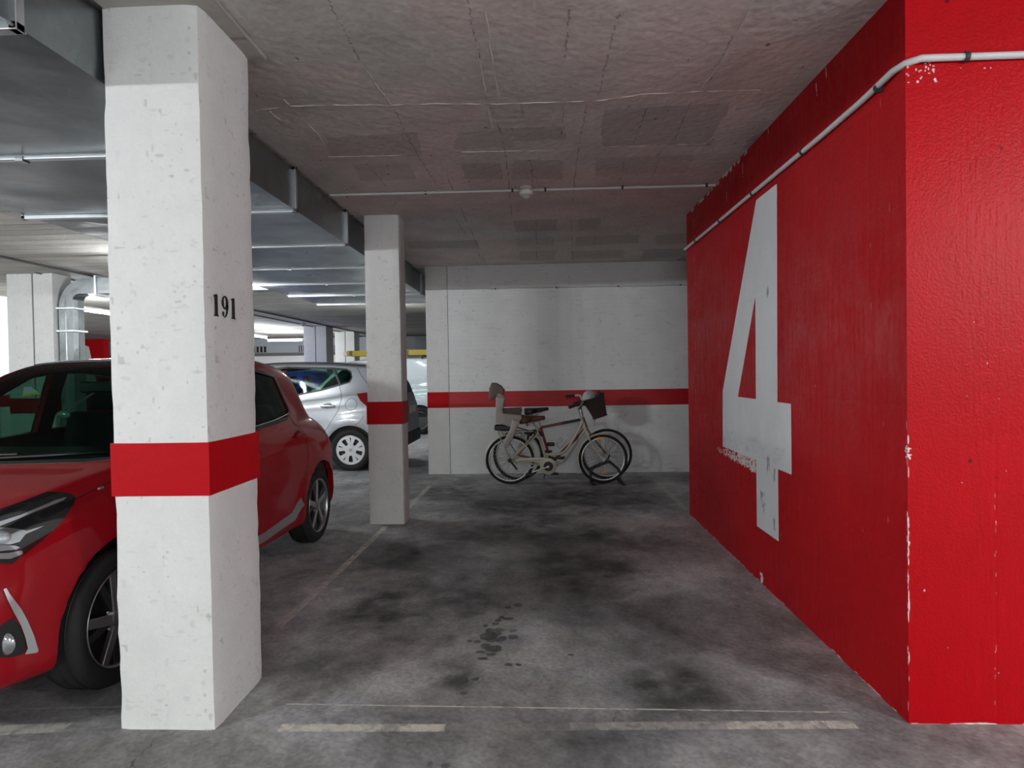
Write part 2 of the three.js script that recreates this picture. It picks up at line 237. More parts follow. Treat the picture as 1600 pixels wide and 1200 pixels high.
  for (const r of ridges) {
    const p = c(r), pts = []; for (let k = 1; k < p.length; k++) for (let i = 0; i < 8; i++) { const t = i / 8; pts.push(V(lerp(p[k - 1][0], p[k][0], t) + rr(-0.004, 0.004), CEIL + rr(-0.0015, 0.004), -lerp(p[k - 1][1], p[k][1], t) + rr(-0.004, 0.004))); }
    mesh('mortar_ridge', pipe(pts, 0.004, pts.length * 2, 5), ridgeMat, near);
  }
  structure(tag(mesh('ceiling', [slab(-18, BAY.x0, CEIL, CEIL + 0.25, -26, 14), slab(BAY.x1, 7, CEIL, CEIL + 0.25, -26, 14), slab(BAY.x0, BAY.x1, CEIL, CEIL + 0.25, BAY.z0, 14), slab(BAY.x0, BAY.x1, CEIL, CEIL + 0.25, -26, BAY.z1)], M.ceilFar), 'board-marked grey concrete ceiling over the aisles'));
}

// ---------------------------------------------------------------- walls
const BZ = -9.317, RX = 1.44, RF = -2.687, RB = -6.56;
{
  const block = metricTexture(-1.6, 4.4, 0, 2.91, 1536, 768, (u, v) => {
    const course = Math.floor(v / 0.06), cu = (u + (course % 2) * 0.125) / 0.25, ju = Math.abs(cu - Math.round(cu)) < 0.014, jv = Math.abs(v / 0.06 - Math.round(v / 0.06)) < 0.06;
    const n = fbm(u * 6, v * 6, 4, 2), scr = smooth(0.72, 0.8, fbm(u * 9, v * 40, 3, 4)), pit = smooth(0.88, 0.92, vnoise(u * 40, v * 40, 1)) * smooth(0.55, 0.7, vnoise(u * 5, v * 5, 2));
    return mix3(mul([0.76, 0.78, 0.78], (0.92 + 0.12 * n) * (ju || jv ? 0.975 : 1)), [0.3, 0.3, 0.29], 0.2 * scr + 0.4 * pit);
  });
  const joints = metricTexture(-1.6, 4.4, 0, 2.91, 1536, 768, (u, v) => {
    const course = Math.floor(v / 0.06), cu = (u + (course % 2) * 0.125) / 0.25, jv = Math.abs(v / 0.06 - Math.round(v / 0.06)) * 0.5;
    return 0.75 - 0.5 * (1 - smooth(0.01, 0.05, jv)) * fbm(u * 3, v * 3, 2, 1) - 0.3 * (1 - smooth(0.008, 0.02, Math.abs(cu - Math.round(cu)))) + 0.2 * fbm(u * 50, v * 50, 2);
  }, { srgb: false });
  const mat = std(0xffffff, 0.65, 0, { map: block, bumpMap: joints, bumpScale: 0.0025 });
  const back = structure(tag(mesh('wall_back', slab(-1.268, 7, 0, CEIL, BZ - 0.25, BZ), mat), 'white painted block wall with a red stripe behind the bicycles'));
  mesh('pier', slab(-1.58, -1.275, 0, CEIL, BZ - 0.3, BZ + 0.002), M.white, back);
  mesh('joint_filler', slab(-1.276, -1.267, 0, CEIL, BZ - 0.25, BZ - 0.03), M.white, back);
  mesh('red_stripe', slab(-1.58, -1.275, 0.932, 1.152, BZ - 0.01, BZ + 0.0035), M.redBand, back);
  mesh('red_stripe', slab(-1.268, 7, 0.932, 1.152, BZ - 0.01, BZ + 0.0015), std(0xffffff, 0.5, 0, { map: redMap, bumpMap: joints, bumpScale: 0.0025 }), back);
  // plain outer walls of the hall
  structure(tag(mesh('wall_front', slab(-18, 7, 0, CEIL, 14, 14.2), M.white), 'white wall behind the camera'));
  structure(tag(mesh('wall_left', slab(-18.2, -18, 0, CEIL, -26, 14), M.white), 'white wall far left of the aisle'));
  structure(tag(mesh('wall_right', slab(7, 7.2, 0, CEIL, -26, 14), M.white), 'white wall beyond the red pier'));
  structure(tag(mesh('wall_far', slab(-18, 7, 0, 2.2, -26.2, -26), M.white), 'white wall at the far end with a dark ledge'));
  structure(tag(mesh('wall_far', slab(-18, 7, 2.2, CEIL, -26.6, -26.4), std([0.45, 0.48, 0.52], 0.7)), 'blue-grey upper wall above the ledge at the far end'));
  structure(tag(mesh('trim', slab(-18, 7, 2.2, 2.32, -26.4, -25.95), std([0.12, 0.12, 0.12], 0.7)), 'dark ledge along the far wall'));
  structure(tag(mesh('wall_side', slab(4.4, 4.6, 0, CEIL, BZ, RB), M.white), 'white wall closing the nook behind the red pier'));
  for (const [x, w] of [[-11.2, 0.6], [-9.45, 0.35], [-4.2, 0.6], [-2.95, 0.6], [-6.2, 0.5], [-8.2, 0.3]]) {
    const v = thing('wall_vent', 'small dark louvred vent high in the far wall above the ledge', 'vent', V(x, 2.36, -26.38), 0, 'vents above the far ledge');
    mesh('frame', slab(-w / 2, w / 2, 0, 0.24, -0.02, 0.0), M.dark, v);
    for (let k = 0; k <= 4; k++) mesh('slat', slab(-w / 2 + k * w / 4 - 0.02, -w / 2 + k * w / 4 + 0.02, 0.01, 0.23, 0, 0.015), M.conduit, v);
  }
  structure(tag(mesh('wall_end', slab(-17, -14.7, 0, 2.76, -22.3, -22), M.redBand), 'red painted wall end far down the side aisle'));
  {
    const sh = new THREE.Shape(); [[-15.5, 1.2], [-14.95, 1.2], [-15.2, 2.5], [-15.5, 2.62]].forEach(([x, y], i) => (i ? sh.lineTo(x, y) : sh.moveTo(x, y)));
    const n = mesh('painted_figure', moved(new THREE.ExtrudeGeometry(sh, { depth: 0.004, bevelEnabled: false }), 0, 0, -22), std(WHITE, 0.6), scene.children.at(-1));
    n.userData.label = 'part of a white painted figure';
  }
}
// the red pier with the painted 4
{
  const chips = drawnMask(2.6, 6.6, 0, 2.91, 2048, 1490, (d) => {   // u = -z on the long side
    const s = (u, v) => { const p = onX(u, v, RX); return [-p.z, p.y]; };
    for (let i = 0; i < 420; i++) { const t = Math.pow(rnd(), 0.6), [u, v] = s(lerp(1118, 1182, t) + rr(-3, 3), lerp(700, 727, t) + rr(-9, 9) * (0.3 + t)); d.spot(u, v, rr(0.004, 0.026) * (0.3 + t), rr(0.002, 0.009), hex(0.95), rr(-0.4, 0.4)); }
    for (let i = 0; i < 30; i++) { const [u, v] = s(rr(1090, 1120), rr(648, 676)); d.spot(u, v, rr(0.002, 0.008), 0.0025, hex(0.6)); }
    { const [u, v] = s(1190, 905); for (let i = 0; i < 8; i++) d.spot(u + rr(-0.02, 0.02), v + rr(-0.02, 0.03), rr(0.008, 0.02), rr(0.01, 0.025), hex(1)); }
    for (let i = 0; i < 26; i++) d.spot(-RF + rr(-0.004, 0.006), i < 18 ? rr(0.42, 0.84) : rr(0, 1.3), rr(0.001, 0.005), rr(0.005, 0.026), hex(0.9));
    for (let i = 0; i < 12; i++) d.spot(-RF + rr(0, 0.016), 1.07 + rr(-0.02, 0.03), rr(0.002, 0.008), rr(0.002, 0.007), hex(1));
    for (let i = 0; i < 60; i++) d.spot(rr(2.7, 6.5), rr(0, 0.006), rr(0.01, 0.04), rr(0.001, 0.005), hex(0.55));
    for (let i = 0; i < 40; i++) d.spot(rr(4.6, 6.4), CEIL - rr(0, 0.02), rr(0.01, 0.04), rr(0.006, 0.02), hex(0.7));
    for (const [u, v, l] of [[1160, 255, 0.1], [1135, 300, 0.08], [1275, 130, 0.07], [1290, 105, 0.06], [1200, 200, 0.05]]) { const q = s(u, v); d.line([[q[0], q[1]], [q[0] - 0.01, q[1] - l]], 0.008, hex(0.8)); }
    for (let i = 0; i < 70; i++) { const u = rr(2.8, 6.4), v = rr(0.2, 2.7); d.spot(u, v, 0.0015, rr(0.002, 0.02), hex(rr(0.2, 0.6))); }
    for (let i = 0; i < 60; i++) d.spot(6.253 + rr(-0.006, 0.006), rr(0.1, 2.8), 0.003, rr(0.004, 0.02), hex(0.5));
  });
  const RED = [0.43, 0.0015, 0.006];
  const side = metricTexture(2.6, 6.6, 0, 2.91, 2048, 1490, (u, v) => {
    const n = fbm(u * 3, v * 3, 4, 1), st = fbm(u * 60, v * 6, 2, 3);
    return mix3(mul(RED, 0.82 + 0.22 * n + 0.04 * (st - 0.5)), [0.75, 0.74, 0.72], chips(u, v, 0) * smooth(0.2, 0.42, fbm(u * 80, v * 80, 2, 2)) * 0.95);
  }, { wrap: THREE.ClampToEdgeWrapping });
  const sideBump = metricTexture(2.6, 6.6, 0, 2.91, 1024, 745, (u, v) => {
    const seam = (a, w) => 1 - smooth(w * 0.4, w, Math.abs(a)), plank = Math.abs(v / 0.63 - Math.round(v / 0.63)) * 0.63;
    return 0.5 + 0.1 * (fbm(u * 40, v * 8, 3, 1) - 0.5) + 0.2 * (fbm(u * 8, v * 16, 3, 2) - 0.5) - 0.07 * seam(plank, 0.012) - 0.4 * seam(u - 6.253, 0.012) - 0.1 * seam(u - 2.98, 0.012)  + 0.12 * (vnoise(u * 150, v * 150, 3) - 0.5) + 0.3 * (fbm(u * 2.2, v * 2.2, 2, 4) - 0.5);
  }, { srgb: false, wrap: THREE.ClampToEdgeWrapping });
  const dots = drawnMask(1.4, 4.4, 0, 2.91, 1536, 1490, (d) => {
    for (let i = 0; i < 30; i++) d.spot(RX + rr(-0.002, 0.004), i < 22 ? rr(0.42, 0.84) : rr(0, 1.3), rr(0.001, 0.005), rr(0.005, 0.026), hex(0.9));
    for (let i = 0; i < 10; i++) d.spot(RX + rr(0, 0.012), 1.07 + rr(-0.02, 0.03), rr(0.002, 0.006), rr(0.002, 0.007), hex(1));
    for (let i = 0; i < 26; i++) d.spot(RX + rr(0, 0.12), 2.58 + rr(-0.06, 0.02), rr(0.002, 0.006), rr(0.002, 0.006), hex(0.8));
    for (let i = 0; i < 50; i++) d.spot(rr(1.46, 4), rr(0.1, 2.8), rr(0.001, 0.004), rr(0.001, 0.005), hex(rr(0.4, 1)));
    for (let i = 0; i < 40; i++) d.spot(rr(1.44, 4.2), rr(0, 0.004), rr(0.008, 0.05), rr(0.001, 0.004), hex(0.6));
    for (let i = 0; i < 24; i++) { const u = rr(1.46, 4), v = rr(0.1, 2.85); d.spot(u, v, rr(0.003, 0.01), rr(0.003, 0.01), hex(0, 0.8)); }
    for (let i = 0; i < 16; i++) d.spot(1.775 + rr(-0.004, 0.004), rr(0.05, 1.0), 0.0012, rr(0.002, 0.012), hex(rr(0.2, 0.6)));
  });
  const front = metricTexture(1.4, 4.4, 0, 2.91, 1536, 1490, (u, v) => {
    const n = fbm(u * 3 + 5, v * 3, 4, 2), st = fbm(u * 60, v * 6, 2, 3);
    return mix3(mix3(mul(RED, 0.9 + 0.16 * n + 0.1 * (st - 0.5)), [0.75, 0.74, 0.72], dots(u, v, 0) * 0.9), [0.06, 0.005, 0.006], dots(u, v, 1));
  }, { wrap: THREE.ClampToEdgeWrapping });
  const frontBump = metricTexture(1.4, 4.4, 0, 2.91, 1024, 1024, (u, v) => 0.5 + 0.35 * (fbm(u * 90, v * 10, 3, 1) - 0.5) * smooth(1.62, 1.75, u + 0.08 * fbm(u * 9, v * 2, 2)) + 0.2 * (vnoise(u * 170, v * 170, 3) - 0.5) + 0.25 * (fbm(u * 4, v * 4, 3, 4) - 0.5) - 0.3 * (1 - smooth(0.003, 0.01, Math.abs(u - 1.775))) * smooth(0.0, 0.4, 1.3 - v), { srgb: false, wrap: THREE.ClampToEdgeWrapping });
  const gloss = metricTexture(0, 5.12, 0, 5.12, 1024, 1024, (u, v) => 0.3 + 0.3 * fbm(u * 3.125, v * 6.25, 3, 1) + 0.1 * smooth(0.35, 0.7, fbm(u * 50, v * 6.25, 3, 2)) + 0.12 * vnoise(u * 50, v * 50, 3), { srgb: false });
  const mSide = std(0xffffff, 1, 0, { map: side, bumpMap: sideBump, bumpScale: 0.006, roughnessMap: gloss, specularIntensity: 0.36 }), mFront = std(0xffffff, 0.4, 0, { map: front, bumpMap: frontBump, bumpScale: 0.0035, specularIntensity: 0.24 });
  const g = slab(RX, 7, 0, CEIL, RB, RF);
  const m = new THREE.Mesh(g, [mSide, mSide, mSide, mSide, mFront, M.redBand]); m.name = 'wall_pier'; m.castShadow = m.receiveShadow = true; scene.add(m);
  structure(tag(m, 'glossy red painted wall pier carrying the big white 4'));
  const sh = new THREE.Shape(); const P4 = [[4.1, 2.522], [4.48, 2.522], [5.335, 1.24], [5.35, 0.802], [4.53, 0.802], [4.53, 0.36], [4.125, 0.36], [4.125, 0.802], [3.905, 0.802], [3.905, 1.21], [4.125, 1.21]];
  P4.forEach(([u, v], i) => (i ? sh.lineTo(-u, v) : sh.moveTo(-u, v)));
  const hole = new THREE.Path(); [[4.515, 1.9], [4.525, 1.212], [4.935, 1.212]].forEach(([u, v], i) => (i ? hole.lineTo(-u, v) : hole.moveTo(-u, v))); sh.holes.push(hole);
  const fg = new THREE.ExtrudeGeometry(sh, { depth: 0.0015, bevelEnabled: false }); fg.rotateY(-Math.PI / 2); // shape x -> z, extruded towards -x
  fg.translate(RX, 0, 0); metricUV(fg);
  const sm = drawnMask(3.8, 5.4, 0.3, 2.6, 700, 1000, (d) => {
    const s = (u, v) => { const p = onX(u, v, RX); return [-p.z, p.y]; };
    for (const [a, b, r] of [[1200, 725, 0.05], [1193, 783, 0.05], [1190, 776, 0.03], [1201, 725, 0.04], [1210, 742, 0.03], [1200, 455, 0.03], [1210, 820, 0.03]]) { const q = s(a, b); for (let i = 0; i < 10; i++) d.spot(q[0] + rr(-r, r) * 0.5, q[1] + rr(-r, r), rr(0.004, 0.012), rr(0.008, 0.03), hex(0.35)); }
    for (let i = 0; i < 240; i++) { const u = rr(4.0, 5.34); d.spot(u, 0.88 + rr(-0.02, 0.02) + 0.03 * Math.sin(u * 9), rr(0.004, 0.03), rr(0.002, 0.006), hex(0.0)); }
    for (let i = 0; i < 60; i++) d.spot(rr(4.0, 5.34), 0.9 + rr(-0.07, 0.05), rr(0.01, 0.05), rr(0.003, 0.02), hex(0.07), rr(-0.3, 0.3));
  });
  const fm = metricTexture(3.8, 5.4, 0.3, 2.6, 700, 1000, (u, v) => mix3(mul([0.74, 0.78, 0.8], 0.93 + 0.12 * fbm(u * 10, v * 5, 4, 2)), [0.16, 0.16, 0.17], clamp(sm(u, v, 0), 0, 0.8)), { wrap: THREE.ClampToEdgeWrapping });
  mesh('painted_numeral', fg, std(0xffffff, 0.4, 0, { map: fm, bumpMap: sideBump, bumpScale: 0.006 }), m).userData.label = 'tall white painted numeral 4';
}

// ---------------------------------------------------------------- columns
function column(label, x0, x1, z0, z1, { groove = 0, band = true, body = M.white } = {}) {
  const cx = (x0 + x1) / 2, cz = (z0 + z1) / 2, hw = (x1 - x0) / 2, hd = Math.abs(z1 - z0) / 2;
  const o = thing('concrete_column', label, 'column', V(cx, 0, cz));
  if (groove) { mesh('shaft', slab(-hw, groove - 0.012, 0, CEIL, -hd, hd, 0.008), body, o); mesh('shaft', slab(groove + 0.012, hw, 0, CEIL, -hd, hd, 0.008), body, o); mesh('joint_filler', slab(groove - 0.02, groove + 0.02, 0, CEIL, -hd + 0.04, hd - 0.04), M.concrete, o); } else {
    // a slightly uneven plastered shaft
    const g = new THREE.BoxGeometry(hw * 2, CEIL, hd * 2, 8, 60, 8); const p = g.attributes.position, n = g.attributes.normal;
    for (let i = 0; i < p.count; i++) {
      const x = p.getX(i), y = p.getY(i), z = p.getZ(i), w = 0.006 * (fbm(y * 6 + cx * 9, (x + z) * 5 + 3, 3, 1) - 0.5), edge = Math.abs(x) > hw - 0.001 && Math.abs(z) > hd - 0.001 ? 0.005 + 0.006 * vnoise(y * 14, x + z * 3, 2) : 0;
      p.setX(i, x * (1 - edge / hw) + Math.sign(x) * w); p.setZ(i, z * (1 - edge / hd) + Math.sign(z) * w);
    }
    g.computeVertexNormals(); g.translate(0, CEIL / 2, 0); metricUV(g); mesh('shaft', toCreasedNormals(g, 0.6), body, o);
  }
  if (band) { const b = new THREE.BoxGeometry(hw * 2 + 0.0035, 0.213, hd * 2 + 0.0035); mesh('red_band', metricUV(moved(b, 0, 1.052, 0)), M.redBand, o); }
  return o;
}
const colA = column('thick white column stencilled 191 with red band beside the red hatchback', -1.724, -1.324, -3.083, -2.61);
{
  // stencilled black digits on the bay side
  const one = () => { const s = new THREE.Shape(); [[0.012, 0], [0.048, 0], [0.048, 0.004], [0.042, 0.006], [0.042, 0.084], [0.036, 0.09], [0.022, 0.086], [0.012, 0.082], [0.012, 0.078], [0.021, 0.079], [0.021, 0.006], [0.012, 0.004]].forEach(([x, y], i) => (i ? s.lineTo(x, y) : s.moveTo(x, y))); return [s]; };
  const nine = () => {
    const s = new THREE.Shape(); s.absellipse(0.031, 0.062, 0.026, 0.028, 0, Math.PI * 2, false); const h = new THREE.Path(); h.absellipse(0.029, 0.063, 0.0095, 0.0225, 0, Math.PI * 2, true); s.holes.push(h);
    const t = new THREE.Shape(); [[0.057, 0.062], [0.056, 0.04], [0.05, 0.02], [0.04, 0.006], [0.028, 0], [0.016, 0.003], [0.008, 0.012], [0.008, 0.02], [0.014, 0.025], [0.021, 0.022], [0.022, 0.014], [0.018, 0.009], [0.026, 0.005], [0.034, 0.011], [0.039, 0.026], [0.04, 0.05]].forEach(([x, y], i) => (i ? t.lineTo(x, y) : t.moveTo(x, y))); return [s, t];
  };
  const digit = (shapes, zAt, y) => {
    const g = mergeAll(shapes.map((s) => new THREE.ExtrudeGeometry(s, { depth: 0.001, bevelEnabled: false, curveSegments: 16 }))); g.scale(1.12, 1.02, 1); g.rotateY(Math.PI / 2); g.translate(0.2035, y, zAt);
    mesh('stencilled_digit', g, std([0.015, 0.015, 0.015], 0.7), colA).userData.label = 'black stencilled digit';
  };
  const z0 = 0.2365 - 0.05; digit(one(), z0, 1.668); digit(nine(), z0 - 0.078, 1.668); digit(one(), z0 - 0.153, 1.668);
  // thin board left on the ceiling beside the column head
  structure(tag(mesh('trim_1', slab(-1.71, -1.25, CEIL - 0.022, CEIL - 0.0005, -3.1, -1.75, 0.004), M.ceilFar), 'thin plaster board edge beside the head of column 191'));
}
column('slender white column with red band at the back corner of the empty bay', -1.634, -1.296, -6.517, -6.238);
column('white double column with grooved joint beside the upright galvanized duct', -7.46, -6.8, -9.5, -9.11, { groove: 0.04 });
column('far white double column with grooved joint above the silver car roof', -7.2, -6.5, -20.9, -20.2, { groove: 0.02 });
column('farthest white double column with grooved joint left of the yellow ladder', -7.08, -6.4, -23.6, -22.95, { groove: 0.02 });
column('white column behind the roof ladder of the van', -6.0, -5.1, -25.2, -24.6, {});
column('white column with red band across the side aisle', -9.95, -9.5, -11.9, -11.4);

// ---------------------------------------------------------------- galvanized ducts
const ductMap = metricTexture(0, 5.12, 0, 5.12, 512, 512, (u, v) => { const n = fbm(u * 6.25, v * 1.5625, 4, 1), s = vnoise(u * 50, v * 50, 2); return mul([0.3, 0.325, 0.335], 0.78 + 0.3 * n + 0.1 * s); });
const ductRough = metricTexture(0, 5.12, 0, 5.12, 512, 512, (u, v) => 0.2 + 0.35 * fbm(u * 3.125, v * 3.125, 4, 3), { srgb: false });
const ductBump = metricTexture(0, 5.12, 0, 5.12, 512, 512, (u, v) => 0.7 * fbm(u * 1.5625, v * 1.5625, 2, 4) + 0.3 * fbm(u * 6.25, v * 6.25, 3, 4), { srgb: false });
M.duct = std(0xffffff, 1, 1, { map: ductMap, roughnessMap: ductRough, bumpMap: ductBump, bumpScale: 0.012 });
{
  const x0 = -3.7, x1 = -1.735, y0 = 2.605, y1 = 2.885, step = 1.27, zs = []; for (let z = 0.36; z > -11.5; z -= step) zs.push(z);
  const d = thing('ventilation_duct', 'wide flat galvanized duct under the ceiling running over the red hatchback', 'duct', V(0, 0, 0));
  for (let i = 1; i < zs.length; i++) {
    // each section: a sheet-metal box with cross-broken (slightly pyramidal) faces
    const za = zs[i], zb = zs[i - 1], cx = (x0 + x1) / 2, cz = (za + zb) / 2, e = 0.014, P = [];
    const quad = (a, b, c2, dd, m) => { for (const [p, q] of [[a, b], [b, c2], [c2, dd], [dd, a]]) P.push(...p, ...q, ...m); };
    quad([x0, y0, za], [x1, y0, za], [x1, y0, zb], [x0, y0, zb], [cx, y0 - e, cz]);
    quad([x0, y1, zb], [x1, y1, zb], [x1, y1, za], [x0, y1, za], [cx, y1 + 0.004, cz]);
    quad([x1, y0, zb], [x1, y0, za], [x1, y1, za], [x1, y1, zb], [x1 + 0.003, (y0 + y1) / 2, cz]);
    quad([x0, y0, za], [x0, y0, zb], [x0, y1, zb], [x0, y1, za], [x0 - 0.006, (y0 + y1) / 2, cz]);
    const g = new THREE.BufferGeometry(); g.setAttribute('position', new THREE.Float32BufferAttribute(P, 3)); g.computeVertexNormals(); metricUV(g);
    mesh('duct_section', g, M.duct, d);
  }
  for (const z of zs) {
    const o = 0.026, t = 0.02, fl = mesh('flange', [slab(x0 - o, x1 + o, y0 - o, y0 + 0.004, z - t, z + t, 0.004), slab(x0 - o, x1 + o, y1 - 0.004, y1 + 0.02, z - t, z + t), slab(x1 - 0.004, x1 + o, y0 - o, y1 + 0.02, z - t, z + t, 0.004), slab(x0 - o, x0 + 0.004, y0 - o, y1 + 0.02, z - t, z + t, 0.004)], M.galvFlange, d);
    mesh('corner_bolt', rod(V(x1 + 0.012, y0 - 0.012, z - 0.035), V(x1 + 0.012, y0 - 0.012, z + 0.035), 0.008, 0.008, 6), M.steel, fl);
    mesh('flange_clip', slab((x0 + x1) / 2 - 0.02, (x0 + x1) / 2 + 0.02, y0 - o - 0.008, y0 - 0.01, z - t - 0.006, z + t + 0.006), M.steel, fl);
  }
  mesh('end_cap', slab(x0, x1, y0, y1, zs.at(-1) - 0.01, zs.at(-1)), M.duct, d);
  mesh('end_cap', slab(x0, x1, y0, y1, zs[0], zs[0] + 0.01), M.duct, d);
  // upright branch with a curved elbow beside the double column
  const b = thing('branch_duct', 'upright galvanized duct with curved elbow beside the grooved double column', 'duct', V(-6.665, 0, -9.3));
  const w = 0.1, dd = 0.12;
  mesh('upright_section', slab(-w, w, 0, 2.1, -dd, dd), M.duct, b); mesh('upright_section', slab(-w, w, 2.1, 2.42, -dd, dd), M.duct, b);
  for (const y of [2.1, 2.42]) mesh('flange', slab(-w - 0.03, w + 0.03, y - 0.015, y + 0.015, -dd - 0.03, dd + 0.03, 0.004), M.galvFlange, b);
  const el = new THREE.Shape(); el.moveTo(-w, 2.42); el.absarc(-w + 0.42, 2.42, 0.42, Math.PI, Math.PI / 2, true); el.lineTo(0.5, 2.84); el.lineTo(0.5, 2.62); el.lineTo(0.2, 2.62); el.absarc(0.2, 2.52, 0.1, Math.PI / 2, Math.PI, false); el.lineTo(0.1, 2.42);
  const eg = new THREE.ExtrudeGeometry(el, { depth: dd * 2, bevelEnabled: false, curveSegments: 20 }); eg.translate(0, 0, -dd); mesh('elbow', toCreasedNormals(metricUV(eg), 0.5), M.duct, b);
  mesh('level_section', slab(0.5, 2.92, 2.62, 2.84, -dd, dd), M.duct, b);
  for (const x of [0.45, 0.75, 1.9]) mesh('flange', slab(x - 0.015, x + 0.015, 2.59, 2.87, -dd - 0.03, dd + 0.03, 0.004), M.galvFlange, b);
}

// ---------------------------------------------------------------- conduits, detectors
function conduit(label, pts, r, clips, axis, mat = M.conduit) {
  const base = pts[0], o = thing('conduit', label, 'conduit', base.clone()), q = pts.map((p) => p.clone().sub(base));
  const curve = new THREE.CurvePath(); for (let i = 1; i < q.length; i++) curve.add(new THREE.LineCurve3(q[i - 1], q[i]));
  mesh('tube', pts.length > 4 ? pipe(q, r, 120, 10, false, 0.2) : mergeAll(q.slice(1).map((p, i) => rod(q[i], p, r, r, 10))), mat, o);
  for (const [c, dir] of clips) { const p = c.clone().sub(base), t = dir.clone().normalize().multiplyScalar(0.008); mesh('clip', [rod(p.clone().sub(t), p.clone().add(t), r * 1.45, r * 1.45, 10), rod(p, p.clone().addScaledVector(axis, r * 1.6), r * 0.9, r * 0.9, 6)], M.clamp, o); }
  return o;
}
{
  const y = CEIL - 0.014;
  const cl = [530, 660, 800, 852, 972, 1100].map((u) => [V(onCeil(u, 291).x, y, -5.47), V(1, 0, 0)]);
  conduit('grey conduit clipped across the ceiling through the smoke detector', [V(-1.7, y, -5.46), V(1.435, y, -5.48)], 0.0105, cl, V(0, 1, 0));
  const xr = RX - 0.016, zf = RF + 0.016, yy = 2.585, R = 0.014, pts = [V(xr, 2.578, -6.56), V(xr, 2.575, -5.5), V(xr, 2.575, -4.5), V(xr, 2.572, -3.5), V(xr, 2.578, -3.0), V(xr - 0.004, 2.585, -2.8), V(xr + 0.004, 2.595, zf - 0.04), V(xr + 0.06, 2.602, zf + 0.006), V(xr + 0.2, 2.605, zf), V(2.6, 2.605, zf), V(4.2, 2.605, zf)];
  const cr = [];
  for (const z of [-2.86, -3.66, -4.5, -5.3, -6.1]) cr.push([V(xr, 2.574, z), V(0, 0, 1)]); for (const x of [1.66, 2.5, 3.3]) cr.push([V(x, 2.605, zf), V(1, 0, 0)]);
  conduit('grey conduit bent around the corner of the red wall pier above the 4', pts, R, cr, V(1, 0, 0));
  conduit('thin grey conduit across the white back wall above the bicycles', [V(-1.58, 2.585, BZ + 0.012), V(4.4, 2.565, BZ + 0.012)], 0.008, [-0.6, 0.25, 1.1, 1.95].map((x) => [V(x, 2.577, BZ + 0.012), V(1, 0, 0)]), V(0, 0, -1));
  conduit('dark conduit running along the ceiling of the side aisle', [V(-6.45, CEIL - 0.014, 2), V(-6.35, CEIL - 0.014, -25.9)], 0.014, [], V(0, 1, 0), std([0.1, 0.1, 0.1], 0.6));
  conduit('second dark conduit parallel to it on the side aisle ceiling beside the far detector', [V(-6.95, CEIL - 0.012, -9), V(-6.9, CEIL - 0.012, -25.9)], 0.01, [], V(0, 1, 0), std([0.14, 0.14, 0.14], 0.6));
  const det = (x, z, label) => {
    const o = thing('smoke_detector', label, 'smoke detector', V(x, CEIL, z)), prof = (a) => new THREE.LatheGeometry(a.map(([r, h]) => new THREE.Vector2(r, h)), 36);
    mesh('base', prof([[0, 0], [0.05, 0], [0.052, -0.008], [0.05, -0.036], [0, -0.036]]), std([0.42, 0.41, 0.4], 0.6), o);
    mesh('head', prof([[0.048, -0.034], [0.056, -0.04], [0.057, -0.062], [0.05, -0.072], [0.036, -0.078]].concat([[0, -0.078]])), std([0.68, 0.67, 0.65], 0.5), o);
    mesh('sensor_slot', [0, 1, 2].map((k) => { const g = new THREE.TorusGeometry(0.034 - k * 0.009, 0.0026, 6, 30); g.rotateX(Math.PI / 2); g.translate(0, -0.08 - k * 0.006, 0); return g; }), M.black, o);
    mesh('grille_hub', prof([[0.04, -0.077], [0.03, -0.087], [0.014, -0.098], [0, -0.099]]), std([0.6, 0.59, 0.57], 0.5), o);
  };
  det(-0.086, -5.4, 'round white smoke detector on the bay ceiling'); det(-6.75, -18.9, 'small round detector on the side aisle ceiling near the far double column');
}

// ---------------------------------------------------------------- lamps
for (const L of LAMPS) {
  const o = thing('fluorescent_lamp', L.label, 'ceiling lamp', V(L.at[0], LAMP_Y, L.at[1]), L.alongX ? Math.PI / 2 : 0);
  mesh('housing', rbox(0.055, 0.035, 1.26, 0.008, V(0, 0.072, 0)), std([0.75, 0.75, 0.75], 0.5), o);
  const tubeMat = new THREE.MeshStandardMaterial({ color: 0xffffff, emissive: new THREE.Color(0.95, 0.98, 1), emissiveIntensity: 8, roughness: 0.4 });
  const t = mesh('glowing_tube', rod(V(0, 0.02, -0.59), V(0, 0.02, 0.59), 0.019, 0.019, 14), tubeMat, o); t.userData.label = 'glowing white fluorescent tube';
  for (const s of [-1, 1]) { mesh('lamp_holder', rbox(0.03, 0.06, 0.02, 0.004, V(0, 0.03, s * 0.605)), M.conduit, o); mesh('hanger', rod(V(0, 0.1, s * 0.4), V(0, CEIL - LAMP_Y, s * 0.4), 0.003), M.steel, o); }
  const glow = new THREE.Color(0.96, 0.985, 1), a = new THREE.RectAreaLight(glow, TUBE_NITS * L.power, 0.07, 1.18);
  a.position.set(0, -0.006, 0); a.rotation.x = -Math.PI / 2; o.add(a);
  for (const s of [-0.42, 0, 0.42]) { const p = new THREE.PointLight(glow, TUBE_CANDELA / 1.5 * L.power, 0, 2); p.position.set(0, -0.05, s); p.castShadow = true; p.shadow.radius = 2.4; o.add(p); }
}
// ---------------------------------------------------------------- vehicles
const CSG = new Evaluator(); CSG.attributes = ['position', 'normal']; CSG.useGroups = false;
const brush = (g) => { const h = g.index ? g : mergeVertices(g); for (const k of Object.keys(h.attributes)) if (!['position', 'normal'].includes(k)) h.deleteAttribute(k); const b = new Brush(h); b.updateMatrixWorld(true); return b; };
const cut = (a, b, op = SUBTRACTION) => { const r = CSG.evaluate(a, b, op); r.geometry.clearGroups(); r.updateMatrixWorld(true); return r; };
